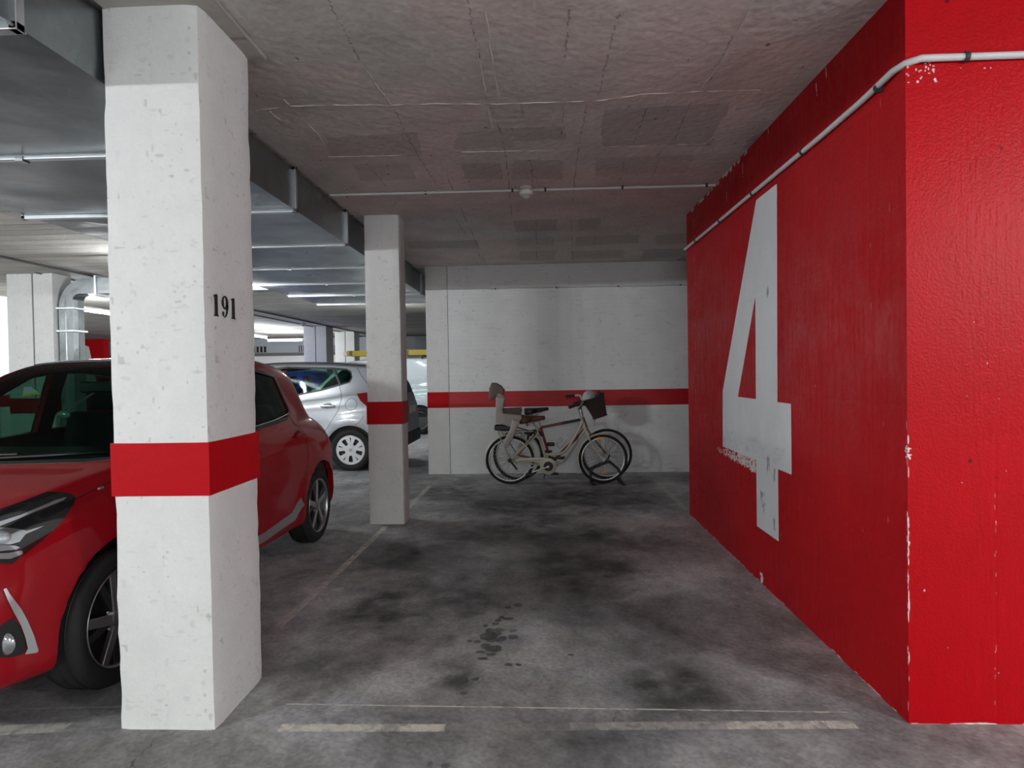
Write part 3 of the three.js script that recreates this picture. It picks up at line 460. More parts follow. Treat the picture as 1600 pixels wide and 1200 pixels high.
// monotone cubic through [z, value] pairs in rising z
function table(t) {
  const n = t.length, d = [], m = []; for (let i = 0; i < n - 1; i++) d.push((t[i + 1][1] - t[i][1]) / (t[i + 1][0] - t[i][0]));
  for (let i = 0; i < n; i++) { if (i === 0) m.push(d[0]); else if (i === n - 1) m.push(d[n - 2]); else m.push(d[i - 1] * d[i] <= 0 ? 0 : 2 * d[i - 1] * d[i] / (d[i - 1] + d[i])); }
  return (z) => { let i = 0; while (i < n - 2 && z > t[i + 1][0]) i++; const h = t[i + 1][0] - t[i][0], s = clamp((z - t[i][0]) / h, 0, 1), s2 = s * s, s3 = s2 * s; return (2 * s3 - 3 * s2 + 1) * t[i][1] + (s3 - 2 * s2 + s) * h * m[i] + (-2 * s3 + 3 * s2) * t[i + 1][1] + (s3 - s2) * h * m[i + 1]; };
}
// a closed car hull lofted along z (nose towards +z, left side +x), grown along its normals by off
function hull(S, off = 0) {
  const T = Object.fromEntries(['yB', 'yS', 'yT', 'wM', 'wS', 'wT'].map((k) => [k, table(S[k])])), zs = [], [za, zb] = [S.yT[0][0], S.yT.at(-1)[0]], N = S.stations ?? 84;
  for (let i = 0; i <= N; i++) { const t = i / N, e = 0.5 - 0.5 * Math.cos(Math.PI * t); zs.push(lerp(za, zb, lerp(t, e, 0.7))); }
  const rows = zs.map((z) => {
    const yB = T.yB(z), yS = T.yS(z), yT = Math.max(T.yT(z), yS + 0.02), wM = T.wM(z), wS = Math.min(T.wS(z), wM), wT = Math.min(T.wT(z), wS - 0.02), h = yS - yB, g = yT - yS;
    const c = [[0, yB], [wM * 0.5, yB], [wM * 0.86, yB], [wM * 0.955, yB + 0.03], [wM * 0.985, yB + 0.12 * h + 0.02], [wM * 0.992, yB + 0.3 * h], [wM, yB + 0.52 * h], [wM * 0.995, yB + 0.7 * h], [lerp(wM, wS, 0.35), yB + 0.86 * h], [lerp(wM, wS, 0.8), yB + 0.97 * h], [wS - 0.012, yS + 0.012 * Math.min(1, g * 4)], [lerp(wS, wT, 0.3) - 0.005, yS + 0.25 * g], [lerp(wS, wT, 0.62), yS + 0.55 * g], [lerp(wS, wT, 0.92), yS + 0.84 * g], [wT * 0.965, yS + 0.935 * g], [wT * 0.8, yS + 0.975 * g], [wT * 0.42, yS + 0.995 * g], [0, yT]];
    const curve = new THREE.CatmullRomCurve3(c.map(([x, y]) => V(x, y, 0)), false, 'centripetal'), out = [], per = 2;
    for (let i = 0; i < c.length - 1; i++) for (let k = 0; k < per; k++) out.push(curve.getPoint((i + k / per) / (c.length - 1))); out.push(V(0, yT, 0));
    for (const p of out) {
      if (p.x < 0) p.x = 0;
      if (p.x > wM * 0.9 && p.y < yS) { let w = 0; for (const [az, ay, R, f] of S.flares) { const d = Math.hypot(z - az, p.y - ay); w += f * Math.exp(-(((d - R) / 0.05) ** 2)); } for (const q of S.creases ?? []) w += q(z, p.y); p.x += w; }
    }
    return out;
  });
  const M2 = rows[0].length, ring = 2 * (M2 - 1), pos = [], idx = [];
  rows.forEach((r, i) => { for (let k = 0; k < M2; k++) pos.push(r[k].x, r[k].y, zs[i]); for (let k = M2 - 2; k > 0; k--) pos.push(-r[k].x, r[k].y, zs[i]); });
  for (let i = 0; i < rows.length - 1; i++) for (let k = 0; k < ring; k++) { const a = i * ring + k, b = i * ring + (k + 1) % ring, c = a + ring, d = b + ring; idx.push(a, b, d, a, d, c); }
  for (const [row, flip] of [[0, 0], [rows.length - 1, 1]]) {
    const ci = pos.length / 3; let y = 0; for (const p of rows[row]) y += p.y / M2; pos.push(0, y, zs[row]);
    for (let k = 0; k < ring; k++) { const a = row * ring + k, b = row * ring + (k + 1) % ring; flip ? idx.push(ci, a, b) : idx.push(ci, b, a); }
  }
  const g = new THREE.BufferGeometry(); g.setAttribute('position', new THREE.Float32BufferAttribute(pos, 3)); g.setIndex(idx); outward(g); g.computeVertexNormals();
  if (off) { const p = g.attributes.position, n = g.attributes.normal; for (let i = 0; i < p.count; i++) p.setXYZ(i, p.getX(i) + n.getX(i) * off, p.getY(i) + n.getY(i) * off, p.getZ(i) + n.getZ(i) * off); }
  return g;
}
function outward(g) {
  const p = g.attributes.position, ix = g.index.array, a = V(), b = V(), c = V(); let v = 0;
  for (let i = 0; i < ix.length; i += 3) { a.fromBufferAttribute(p, ix[i]); b.fromBufferAttribute(p, ix[i + 1]); c.fromBufferAttribute(p, ix[i + 2]); v += a.dot(b.cross(c)); }
  if (v < 0) for (let i = 0; i < ix.length; i += 3) { const t = ix[i]; ix[i] = ix[i + 1]; ix[i + 1] = t; }
  return g;
}
// a prism between two copies of a polygon
function prism(poly, A, B) {
  const flat = poly.map(([x, y]) => new THREE.Vector2(x, y)); if (THREE.ShapeUtils.isClockWise(flat)) { flat.reverse(); poly = [...poly].reverse(); }
  const tri = THREE.ShapeUtils.triangulateShape(flat, []), n = poly.length, pos = [], idx = [];
  for (const f of [A, B]) for (const q of poly) { const p = f(...q); pos.push(p.x, p.y, p.z); }
  for (const [a, b, c] of tri) idx.push(a, b, c, n + c, n + b, n + a);
  for (let i = 0; i < n; i++) { const j = (i + 1) % n; idx.push(i, n + i, n + j, i, n + j, j); }
  const g = new THREE.BufferGeometry(); g.setAttribute('position', new THREE.Float32BufferAttribute(pos, 3)); g.setIndex(idx); outward(g); const f = g.toNonIndexed(); f.computeVertexNormals(); return brush(f);
}
const sidePrism = (poly, xa = -2, xb = 2) => prism(poly, (z, y) => V(xa, y, z), (z, y) => V(xb, y, z));        // outline as (z, y)
const topPrism = (poly, ya, yb) => prism(poly, (x, z) => V(x, ya, z), (x, z) => V(x, yb, z));                      // outline as (x, z)
const endPrism = (poly, za, zb) => prism(poly, (x, y) => V(x, y, za), (x, y) => V(x, y, zb));                      // outline as (x, y)
const mirrored = (g) => { const h = g.clone(); h.scale(-1, 1, 1); if (h.index) { const ix = h.index.array; for (let i = 0; i < ix.length; i += 3) { const t = ix[i]; ix[i] = ix[i + 1]; ix[i + 1] = t; } return h; } const r = h; for (const k of Object.keys(r.attributes)) { const at = r.attributes[k], s = at.itemSize, A = at.array; for (let i = 0; i < at.count; i += 3) for (let q = 0; q < s; q++) { const t = A[i * s + q]; A[i * s + q] = A[(i + 1) * s + q]; A[(i + 1) * s + q] = t; } } return r; };
const wheelWell = (z, y, r) => { const g = new THREE.CylinderGeometry(r, r, 0.5, 40); g.rotateZ(Math.PI / 2); return [1, -1].map((s) => brush(moved(g.clone(), s * 0.85, y, z))); };
const paint = (rgb, more = {}) => std(rgb, 0.5, 0, { specularIntensity: 0.12, clearcoat: 0.42, clearcoatRoughness: 0.08, ...more });
const glassMat = (rgb) => std(rgb, 0.02, 0, { transmission: 1, thickness: 0, ior: 1.5, specularIntensity: 0.12 });
const liner = std([0.012, 0.012, 0.012], 0.9, 0, { side: THREE.DoubleSide });
const lensMat = std([0.95, 0.97, 1], 0.03, 0, { transmission: 0.85, thickness: 0, ior: 1.5 });

// S: the car's own outlines; every outline is in the car's metres, nose towards +z
function buildCar(S, root) {
  const H0 = brush(hull(S)), paintM = S.paint, P = {};
  const inner = brush(hull(S, -0.045)), cabin = cut(inner, brush(moved(new THREE.BoxGeometry(3, 2, S.cabin[1] - S.cabin[0]), 0, 1 + S.cabin[2], (S.cabin[0] + S.cabin[1]) / 2)), INTERSECTION);
  const side = S.windows.map((w) => sidePrism(w)), shield = topPrism(S.windscreen, S.windscreenY, 2.6), rear = S.rearGlass ? endPrism(S.rearGlass, -3, S.rearZ) : null, holes = [...side, shield, ...(rear ? [rear] : [])];
  let body = cut(H0, cabin); for (const p of holes) body = cut(body, p);
  for (const [z, y, r] of S.wells) for (const w of wheelWell(z, y, r)) body = cut(body, w);
  P.body = mesh('body', body.geometry, paintM, root);
  for (const [z, y, r] of S.wells) for (const s of [1, -1]) { const g = new THREE.CylinderGeometry(r - 0.003, r - 0.003, 0.24, 36, 1, true, 0, Math.PI * 1.1); g.rotateZ(Math.PI / 2); g.rotateX(Math.PI * 0.95 + Math.PI); const b = new THREE.CircleGeometry(r, 32, 0, Math.PI); b.rotateY(Math.PI / 2); b.translate(-s * 0.13, 0, 0); mesh('wheel_arch_liner', [moved(g, s * 0.665, y, z), moved(b, s * 0.69, y, z)], liner, root); }
  // glass panes follow the hull just inside it
  const pane = cut(brush(hull(S, -0.006)), brush(hull(S, -0.011)));
  S.windows.forEach((w, i) => { for (const s of [1, -1]) { const half = sidePrism(w, s > 0 ? 0.2 : -2, s > 0 ? 2 : -0.2); mesh('side_window', cut(pane, half, INTERSECTION).geometry, S.glass, root); } });
  mesh('windscreen', cut(pane, shield, INTERSECTION).geometry, S.glass, root);
  if (rear) mesh('rear_window', cut(pane, rear, INTERSECTION).geometry, S.rearGlassMat ?? S.glass, root);
  // dark cabin lining with the same openings
  let lining = cut(cut(brush(hull(S, -0.046)), brush(hull(S, -0.056))), brush(moved(new THREE.BoxGeometry(3, 2, S.cabin[1] - S.cabin[0]), 0, 1 + S.cabin[2], (S.cabin[0] + S.cabin[1]) / 2)), INTERSECTION);
  for (const p of holes) lining = cut(lining, p);
  mesh('cabin_lining', lining.geometry, M.dark, root);
  if (S.trim) { let t = cut(cut(brush(hull(S, 0.0025)), brush(hull(S, -0.004))), sidePrism(S.trim), INTERSECTION); for (const p of side) t = cut(t, p); mesh('window_trim', t.geometry, M.black, root); }
  mesh('cabin_floor', slab(-S.halfWidth + 0.1, S.halfWidth - 0.1, S.cabin[2] - 0.02, S.cabin[2], S.cabin[0] + 0.05, S.cabin[1] - 0.05), M.dark, root);
  mesh('underbody', slab(-0.6, 0.6, 0.2, S.cabin[2] - 0.03, S.yT[0][0] + 0.3, S.yT.at(-1)[0] - 0.3), M.dark, root);
  if (S.dash) mesh('dashboard', rbox(S.halfWidth * 1.55, 0.22, 0.55, 0.08, V(0, S.dash[0], S.dash[1])), M.plastic, root);
  for (const [x, z, yb, hh] of S.seats ?? []) {
    const st = mesh('seat', [rbox(0.48, 0.14, 0.5, 0.05, V(x, yb, z + 0.25)), rbox(0.46, hh, 0.13, 0.05, V(x, yb + hh / 2, z - 0.05), -0.2)], std([0.025, 0.025, 0.028], 0.9), root);
    mesh('headrest', rbox(0.26, 0.19, 0.1, 0.045, V(x, yb + hh + 0.1, z - 0.17), -0.1), std([0.025, 0.025, 0.028], 0.9), st);
  }
  P.skin = (off, t = 0.012) => cut(brush(hull(S, off)), brush(hull(S, off - t)));
  const probe = new THREE.Mesh(H0.geometry, new THREE.MeshBasicMaterial({ side: THREE.DoubleSide })), rc = new THREE.Raycaster();
  P.sideHit = (z, y, out = 0) => { rc.set(V(3, y, z), V(-1, 0, 0)); const h = rc.intersectObject(probe)[0]; return h ? h.point.clone().add(V(out, 0, 0)) : V(S.halfWidth, y, z); };
  P.hit = (o, d) => { rc.set(o, d.clone().normalize()); return rc.intersectObject(probe)[0]?.point; };
  P.seam = (name, pts, r = 0.003, mat = M.black) => { const q = []; for (let k = 1; k < pts.length; k++) for (let i = 0; i < 8; i++) { const t = i / 8; q.push(P.sideHit(lerp(pts[k - 1][0], pts[k][0], t), lerp(pts[k - 1][1], pts[k][1], t), -r * 0.3)); } q.push(P.sideHit(...pts.at(-1), -r * 0.3)); const g = pipe(q, r, q.length * 2, 6); mesh(name, g, mat, root); mesh(name, mirrored(g), mat, root); };
  return P;
}
function tyre(R, r, w) {   // lathe round x, centred at the origin, outer face at +x
  const h = w / 2, pr = [[r - 0.004, -h * 0.8], [r + 0.01, -h * 0.95], [lerp(r, R, 0.45), -h], [R - 0.025, -h * 0.93], [R - 0.006, -h * 0.78], [R, -h * 0.5], [R, h * 0.5], [R - 0.006, h * 0.78], [R - 0.025, h * 0.93], [lerp(r, R, 0.45), h], [r + 0.01, h * 0.95], [r - 0.004, h * 0.8]];
  const g = new THREE.LatheGeometry(pr.map(([a, b]) => new THREE.Vector2(a, b)), 56); g.rotateZ(-Math.PI / 2);
  const grooves = [-0.3, 0, 0.3].map((k) => { const t = new THREE.TorusGeometry(R - 0.001, 0.004, 4, 56); t.rotateY(Math.PI / 2); t.translate(k * w * 0.9, 0, 0); return t; });
  return [g, grooves];
}
function wheel(root, x, y, z, s, { R = 0.3, r = 0.215, w = 0.19, style = 'alloy', turn = 0 } = {}) {
  const o = new THREE.Group(); o.name = 'wheel'; o.position.set(x, y, z); o.rotation.set(0, (s < 0 ? Math.PI : 0), 0); root.add(o);
  const [t, gr] = tyre(R, r, w); const tm = mesh('tyre', t, M.rubber, o); mesh('tread_grooves', gr, M.black, o).name = 'tread';
  const lip = new THREE.LatheGeometry([[r - 0.03, -w * 0.4], [r - 0.02, 0], [r - 0.012, w * 0.36], [r - 0.004, w * 0.46], [r + 0.004, w * 0.47], [r + 0.004, w * 0.4]].map(([a, b]) => new THREE.Vector2(a, b)), 56); lip.rotateZ(-Math.PI / 2);
  mesh('rim', lip, style === 'cap' ? std([0.62, 0.64, 0.66], 0.3, 0.7) : M.steel, o);
  const disc = new THREE.CylinderGeometry(r - 0.012, r - 0.012, 0.02, 40); disc.rotateZ(Math.PI / 2); disc.translate(style === 'alloy' ? -w * 0.12 : w * 0.2, 0, 0); mesh('brake_backing', disc, M.black, o);
  const face = (sh, depth, mat, name, xo) => { const g = new THREE.ExtrudeGeometry(sh, { depth, bevelEnabled: true, bevelSize: 0.0025, bevelThickness: 0.0025, bevelSegments: 1, curveSegments: 24 }); g.rotateY(Math.PI / 2); g.translate(xo, 0, 0); g.rotateX(turn); return mesh(name, g, mat, o); };
  if (style === 'alloy') {
    for (let k = 0; k < 5; k++) for (const side of [0, 1]) {
      const a = k * 72 * RAD + Math.PI / 2, sh = new THREE.Shape(), sp = side ? 0.2 : -0.2, wd = side ? 0.014 : 0.019;
      const pt = (rad, ang, off) => [rad * Math.cos(a + ang) - off * Math.sin(a + ang), rad * Math.sin(a + ang) + off * Math.cos(a + ang)];
      [pt(0.035, 0, -0.02), pt(r - 0.01, sp, -wd), pt(r - 0.01, sp, wd), pt(0.035, 0, 0.02)].forEach((q, i) => (i ? sh.lineTo(...q) : sh.moveTo(...q)));
      face(sh, 0.018, side ? std([0.05, 0.05, 0.052], 0.4, 0.6) : M.steel, 'spoke', w * (side ? 0.27 : 0.3));
    }
    const hub = new THREE.LatheGeometry([[0, 0.03], [0.03, 0.028], [0.045, 0.02], [0.055, 0]].map(([a, b]) => new THREE.Vector2(a, b)), 24); hub.rotateZ(-Math.PI / 2); hub.translate(w * 0.3, 0, 0); mesh('hub_cap', hub, M.steel, o);
    for (let k = 0; k < 5; k++) { const a = k * 72 * RAD + 0.6; mesh('wheel_nut', ball(V(w * 0.32, 0.062 * Math.sin(a), 0.062 * Math.cos(a)), 0.008), M.chrome, o); }
  } else if (style === 'cap') {
    const sh = new THREE.Shape(); sh.absarc(0, 0, r - 0.004, 0, Math.PI * 2);
    for (let k = 0; k < 5; k++) {
      const a = k * 72 * RAD - Math.PI / 2, pt = (rad, da) => [rad * Math.cos(a + da), rad * Math.sin(a + da)], h = new THREE.Path(); [pt(0.085, 0.2), pt(0.1, 0.24), pt(r - 0.035, 0.2), pt(r - 0.03, 0), pt(r - 0.035, -0.2), pt(0.1, -0.24), pt(0.085, -0.2)].forEach((q, i) => (i ? h.lineTo(...q) : h.moveTo(...q))); sh.holes.push(h);
      const b = a + 36 * RAD, pb = (rad, da) => [rad * Math.cos(b + da), rad * Math.sin(b + da)], h2 = new THREE.Path(); [pb(0.11, 0), pb(r - 0.03, 0.065), pb(r - 0.03, -0.065)].forEach((q, i) => (i ? h2.lineTo(...q) : h2.moveTo(...q))); sh.holes.push(h2);
      const c = new THREE.Path(); c.absarc(0.052 * Math.cos(a), 0.052 * Math.sin(a), 0.0105, 0, 7); sh.holes.push(c);
    }
    face(sh, 0.012, std([0.66, 0.68, 0.7], 0.32, 0.55), 'wheel_cover', w * 0.38);
    mesh('centre_badge', moved(new THREE.CylinderGeometry(0.024, 0.026, 0.006, 24).rotateZ(Math.PI / 2), w * 0.47, 0, 0), M.steel, o);
  } else {
    const sh = new THREE.Shape(); sh.absarc(0, 0, r - 0.004, 0, Math.PI * 2); for (let k = 0; k < 16; k++) { const a = k * 22.5 * RAD, h = new THREE.Path(); h.absarc((r - 0.05) * Math.cos(a), (r - 0.05) * Math.sin(a), 0.013, 0, 7); sh.holes.push(h); } face(sh, 0.01, std([0.12, 0.12, 0.12], 0.5, 0.6), 'steel_disc', w * 0.2);
  }
  return o;
}

// ---- the red hatchback
{
  const root = thing('red_hatchback', 'glossy red small hatchback parked nose out beside the column stencilled 191', 'car', V(-2.785, 0, -4.34), -1.5 * RAD);
  root.scale.setScalar(1.035); root.updateMatrixWorld(true);
  const S = {
    paint: paint([0.3, 0.004, 0.01]), glass: glassMat([0.42, 0.55, 0.5]), rearGlassMat: glassMat([0.15, 0.17, 0.17]), halfWidth: 0.8475, cabin: [-1.72, 1.02, 0.34],
    yB: [[-1.92, 0.36], [-1.8, 0.26], [-1.2, 0.2], [1.2, 0.19], [1.8, 0.2], [1.98, 0.22], [2.05, 0.26]],
    yS: [[-1.92, 0.8], [-1.8, 0.95], [-1.5, 1.0], [-0.8, 0.985], [0, 0.94], [0.9, 0.89], [1.3, 0.855], [1.7, 0.78], [1.9, 0.68], [2.0, 0.6], [2.05, 0.5]],
    yT: [[-1.92, 0.86], [-1.87, 0.98], [-1.78, 1.08], [-1.6, 1.3], [-1.5, 1.385], [-1.2, 1.46], [-0.5, 1.515], [-0.05, 1.5], [0.15, 1.455], [0.6, 1.22], [0.95, 1.0], [1.05, 0.965], [1.3, 0.925], [1.6, 0.87], [1.8, 0.81], [1.93, 0.735], [2.0, 0.66], [2.05, 0.54]],
    wM: [[-1.92, 0.5], [-1.88, 0.64], [-1.78, 0.755], [-1.5, 0.832], [-1, 0.847], [0.6, 0.847], [1.2, 0.84], [1.55, 0.815], [1.75, 0.77], [1.9, 0.69], [1.98, 0.6], [2.03, 0.48], [2.05, 0.38]],
    wS: [[-1.92, 0.4], [-1.85, 0.52], [-1.7, 0.61], [-1.3, 0.695], [-0.5, 0.77], [0.9, 0.775], [1.3, 0.74], [1.7, 0.66], [1.9, 0.56], [2.0, 0.46], [2.05, 0.3]],
    wT: [[-1.92, 0.36], [-1.8, 0.46], [-1.5, 0.5], [-0.6, 0.6], [0.1, 0.63], [0.6, 0.67], [1.0, 0.7], [1.3, 0.66], [1.7, 0.58], [1.95, 0.45], [2.05, 0.24]],
    flares: [[1.255, 0.3, 0.37, 0.013], [-1.255, 0.3, 0.37, 0.02]],
    creases: [(z, y) => 0.012 * Math.exp(-(((y - (0.84 - 0.05 * z)) / 0.03) ** 2)) * smooth(-1.9, -1.6, z) * (1 - smooth(0.5, 0.9, z)), (z, y) => -0.014 * Math.exp(-(((y - (0.42 - 0.06 * (z + 0.6))) / 0.07) ** 2)) * smooth(-0.95, -0.7, z) * (1 - smooth(0.6, 0.85, z))],
    wells: [[1.255, 0.31, 0.362], [-1.255, 0.31, 0.362]],
    windows: [[[-0.92, 1.055], [-1.02, 1.1], [-0.93, 1.36], [-0.5, 1.41], [-0.28, 1.41], [-0.25, 1.03]], [[-0.17, 1.41], [-0.14, 1.02], [0.72, 0.985], [0.55, 1.08], [0.2, 1.29], [0.02, 1.38]]],
    trim: [[-0.9, 1.03], [-1.06, 1.085], [-0.98, 1.38], [-0.5, 1.435], [-0.1, 1.43], [0.05, 1.4], [0.24, 1.3], [0.6, 1.08], [0.8, 0.94], [0.2, 0.98]],
    windscreen: [[-0.58, 0.0], [0.58, 0.0], [0.67, 0.96], [0.5, 1.0], [0, 1.025], [-0.5, 1.0], [-0.67, 0.96]], windscreenY: 0.9,
    rearGlass: [[-0.42, 1.06], [0.42, 1.06], [0.38, 1.32], [-0.38, 1.32]], rearZ: -1.42,
    dash: [0.88, 0.7], seats: [[-0.35, -0.2, 0.55, 0.6], [0.35, -0.2, 0.55, 0.6], [-0.35, -1.15, 0.58, 0.55], [0.35, -1.15, 0.58, 0.55]],
  };
  const C = buildCar(S, root), inv = root.matrixWorld.clone().invert(), eye = EYE.clone().applyMatrix4(inv), dirOf = (u, v) => ray(u, v).transformDirection(inv);
  const hitPx = (u, v) => C.hit(eye, dirOf(u, v)) ?? V(0.7, 0.6, 1.8);
  // a fitting whose outline was read off the photograph, cut from the skin of the car so that it has the body's own curve
  const skins = new Map(), skinOf = (off, t) => { const k = off + '/' + t; if (!skins.has(k)) skins.set(k, C.skin(off, t)); return skins.get(k); };
  const fitting = (name, px, off, mat, parent = root, t = 0.012, mirror = true, both = null) => {
    const reach = Math.max(...px.map(([u, v]) => C.hit(eye, dirOf(u, v))?.distanceTo(eye) ?? 0)) + 0.12;
    const pr = prism(px, (u, v) => eye.clone().addScaledVector(dirOf(u, v), 1.0), (u, v) => eye.clone().addScaledVector(dirOf(u, v), reach));
    const front = brush(moved(new THREE.BoxGeometry(1.2, 3, 2.6), 0.65, 1, 2.2)), g = cut(cut(skinOf(off, t), pr, INTERSECTION), front, INTERSECTION).geometry;
    const a = mesh(name, g, mat, parent); if (mirror) { const b = mesh(name, mirrored(g), mat, parent === root ? root : parent); if (both) both.push(b); } return a;
  };
  const k1 = (p) => p.map(([x, y]) => [x * 0.13333, 740 + y * 0.13333]);   // crop of the headlight
  const lamp = std([0.012, 0.013, 0.014], 0.12, 0, { clearcoat: 1, clearcoatRoughness: 0.03 }), bright = std([0.7, 0.72, 0.76], 0.14, 0.9);
  const hl = fitting('headlight', k1([[-260, 520], [0, 415], [300, 310], [560, 210], [720, 215], [830, 240], [885, 275], [870, 340], [780, 490], [640, 650], [480, 800], [300, 940], [140, 1060], [0, 1050], [-300, 1000]]), 0.004, lamp);
  fitting('light_strip', k1([[-200, 640], [0, 560], [250, 480], [450, 395], [650, 310], [780, 272], [750, 310], [600, 370], [400, 450], [200, 535], [0, 615], [-200, 690]]), 0.0075, bright, hl, 0.006);
  fitting('light_blade', k1([[-250, 640], [60, 630], [200, 645], [310, 668], [515, 612], [430, 655], [300, 710], [230, 800], [120, 830], [-250, 830]]), 0.0068, bright, hl, 0.006);
  fitting('low_reflector', k1([[-200, 850], [10, 835], [180, 845], [235, 865], [190, 890], [0, 910], [-200, 910]]), 0.0075, bright, hl, 0.006);
  fitting('low_reflector', k1([[-200, 940], [100, 930], [260, 900], [270, 940], [120, 1000], [-200, 1000]]), 0.007, bright, hl, 0.006);
  for (const [u, v, r] of [[2, 842, 0.03]]) { const p = hitPx(u, v); for (const s of [1, -1]) mesh('projector_lens', ball(V(s * p.x, p.y, p.z - 0.005), r), s > 0 ? std([0.6, 0.65, 0.7], 0.05, 0.6) : std([0.6, 0.65, 0.7], 0.05, 0.6), hl); }
  const k2 = (p) => p.map(([x, y]) => [x * 0.16667, 890 + y * 0.16667]);   // crop of the fog light
  fitting('fog_recess', k2([[-300, 640], [0, 530], [120, 450], [190, 530], [230, 640], [250, 740], [200, 800], [90, 825], [-300, 810]]), 0.003, M.black);
  fitting('bumper_blade', k2([[32, 185], [60, 172], [90, 225], [140, 290], [200, 370], [260, 480], [320, 620], [362, 760], [345, 780], [235, 795], [262, 740], [240, 640], [200, 530], [130, 400], [70, 280]]), 0.009, std([0.5, 0.52, 0.53], 0.28, 0.7));
  { const p = hitPx(11, 1006); for (const s of [1, -1]) { const g = new THREE.SphereGeometry(0.045, 24, 12, 0, 7, 0, Math.PI / 2); g.rotateX(Math.PI / 2); g.scale(1, 1, 0.4); g.translate(s * (p.x - 0.012), p.y, p.z); mesh('fog_light', g, std([0.6, 0.62, 0.65], 0.08, 0.85), root); } }
  { const g = cut(C.skin(0.004, 0.02), endPrism([[-0.52, 0.27], [0.52, 0.27], [0.46, 0.46], [-0.46, 0.46]], 1.6, 3), INTERSECTION).geometry; mesh('lower_grille', g, M.black, root); for (let k = 0; k < 4; k++) mesh('grille_bar', rbox(0.9, 0.012, 0.02, 0.004, V(0, 0.3 + k * 0.045, 2.055 - k * 0.002)), M.plastic, root); }
  { const g = cut(C.skin(0.005, 0.02), endPrism([[-0.32, 0.6], [0.32, 0.6], [0.28, 0.65], [-0.28, 0.65]], 1.6, 3), INTERSECTION).geometry; mesh('upper_grille', g, M.black, root); mesh('nose_badge', new THREE.TorusGeometry(0.045, 0.008, 8, 28).scale(1.3, 0.9, 1).translate(0, 0.62, 2.05), M.chrome, root); }
  // bonnet gap, door gaps, sills, handles
  C.seam('bonnet_gap', [[1.82, 0.76], [1.5, 0.83], [1.2, 0.885], [0.95, 0.93]], 0.0025);
  C.seam('door_gap', [[-0.2, 1.0], [-0.21, 0.6], [-0.2, 0.3]], 0.0028); C.seam('door_gap', [[-0.98, 1.05], [-1.06, 0.9], [-0.97, 0.7], [-0.9, 0.55], [-0.86, 0.38], [-0.8, 0.32]], 0.0028); C.seam('door_gap', [[0.72, 0.95], [0.78, 0.6], [0.74, 0.32]], 0.0028);
  C.seam('door_gap', [[-0.8, 0.32], [0, 0.3], [0.74, 0.3]], 0.0025); C.seam('waist_moulding', [[-1.0, 1.075], [-0.6, 1.045], [0, 1.01], [0.75, 0.965]], 0.005, M.chrome);
  C.seam('roof_joint', [[-1.5, 1.4], [-1.0, 1.45], [0, 1.455]], 0.0025); C.seam('tail_gap', [[-1.52, 1.3], [-1.62, 1.12], [-1.74, 0.95]], 0.0028);
  for (const z of [-0.9, 0.05]) { const p = C.sideHit(z, 0.885 - 0.03 * z); for (const s of [1, -1]) { const h = mesh('door_handle', rbox(0.03, 0.028, 0.17, 0.012, V(s * (p.x + 0.018), p.y, p.z)), S.paint, root); mesh('handle_cup', ball(V(s * (p.x + 0.001), p.y, p.z), 0.055, 0.12, 0.75, 1), std([0.12, 0.003, 0.005], 0.4), h); } }
  { const poly = [[-0.86, 0.38], [-0.72, 0.295], [-0.2, 0.265], [0.3, 0.275], [0.3, 0.33], [-0.2, 0.325], [-0.66, 0.36], [-0.83, 0.44]]; for (const s of [1, -1]) mesh('sill_moulding', cut(skinOf(0.006, 0.012), sidePrism(poly, s > 0 ? 0.3 : -2, s > 0 ? 2 : -0.3), INTERSECTION).geometry, std([0.42, 0.43, 0.44], 0.35, 0.6), root); }
  { const g = cut(skinOf(0.005, 0.012), sidePrism([[-1.62, 1.0], [-1.95, 0.98], [-1.95, 0.7], [-1.8, 0.72], [-1.72, 0.86]], 0.3, 2), INTERSECTION).geometry; for (const q of [g, mirrored(g)]) mesh('tail_light', q, std([0.28, 0.01, 0.012], 0.1, 0, { clearcoat: 1 }), root); }
  mesh('roof_panel', cut(skinOf(0.003, 0.012), topPrism([[-0.56, 0.03], [0.56, 0.03], [0.5, -1.38], [-0.5, -1.38]], 1.3, 2), INTERSECTION).geometry, std([0.015, 0.015, 0.016], 0.25, 0, { clearcoat: 1 }), root);
  mesh('roof_spoiler', rbox(0.86, 0.03, 0.16, 0.013, V(0, 1.385, -1.56), 0.2), S.paint, root);
  mesh('rear_plate', rbox(0.5, 0.11, 0.01, 0.003, V(0, 0.78, -1.935)), std([0.75, 0.75, 0.72], 0.5), root);
  { const p = hitPx(157, 763); for (const s of [1, -1]) { mesh('side_repeater', ball(V(s * (p.x + 0.002), p.y, p.z), 0.014, 0.5, 0.7, 1.6), M.chrome, root); } }
  for (const s of [1, -1]) { const m = mesh('door_mirror', rbox(0.2, 0.14, 0.1, 0.045, V(s * 0.93, 1.03, 0.62)), S.paint, root); mesh('mirror_arm', rod(V(s * 0.78, 0.98, 0.6), V(s * 0.88, 1.0, 0.61), 0.02), M.plastic, m); mesh('mirror_glass', rbox(0.16, 0.1, 0.01, 0.004, V(s * 0.93, 1.03, 0.568)), M.chrome, m); }
  mesh('wiper', [rod(V(-0.5, 0.985, 0.985), V(0.1, 1.0, 0.955), 0.008), rod(V(0.0, 0.985, 1.0), V(0.55, 1.0, 0.9), 0.008)], M.black, root);
  mesh('cowl_panel', cut(skinOf(0.004, 0.012), topPrism([[-0.66, 0.97], [-0.5, 1.005], [0, 1.03], [0.5, 1.005], [0.66, 0.97], [0.67, 0.99], [0.5, 1.045], [0, 1.07], [-0.5, 1.045], [-0.67, 0.99]], 0.9, 1.4), INTERSECTION).geometry, M.black, root);
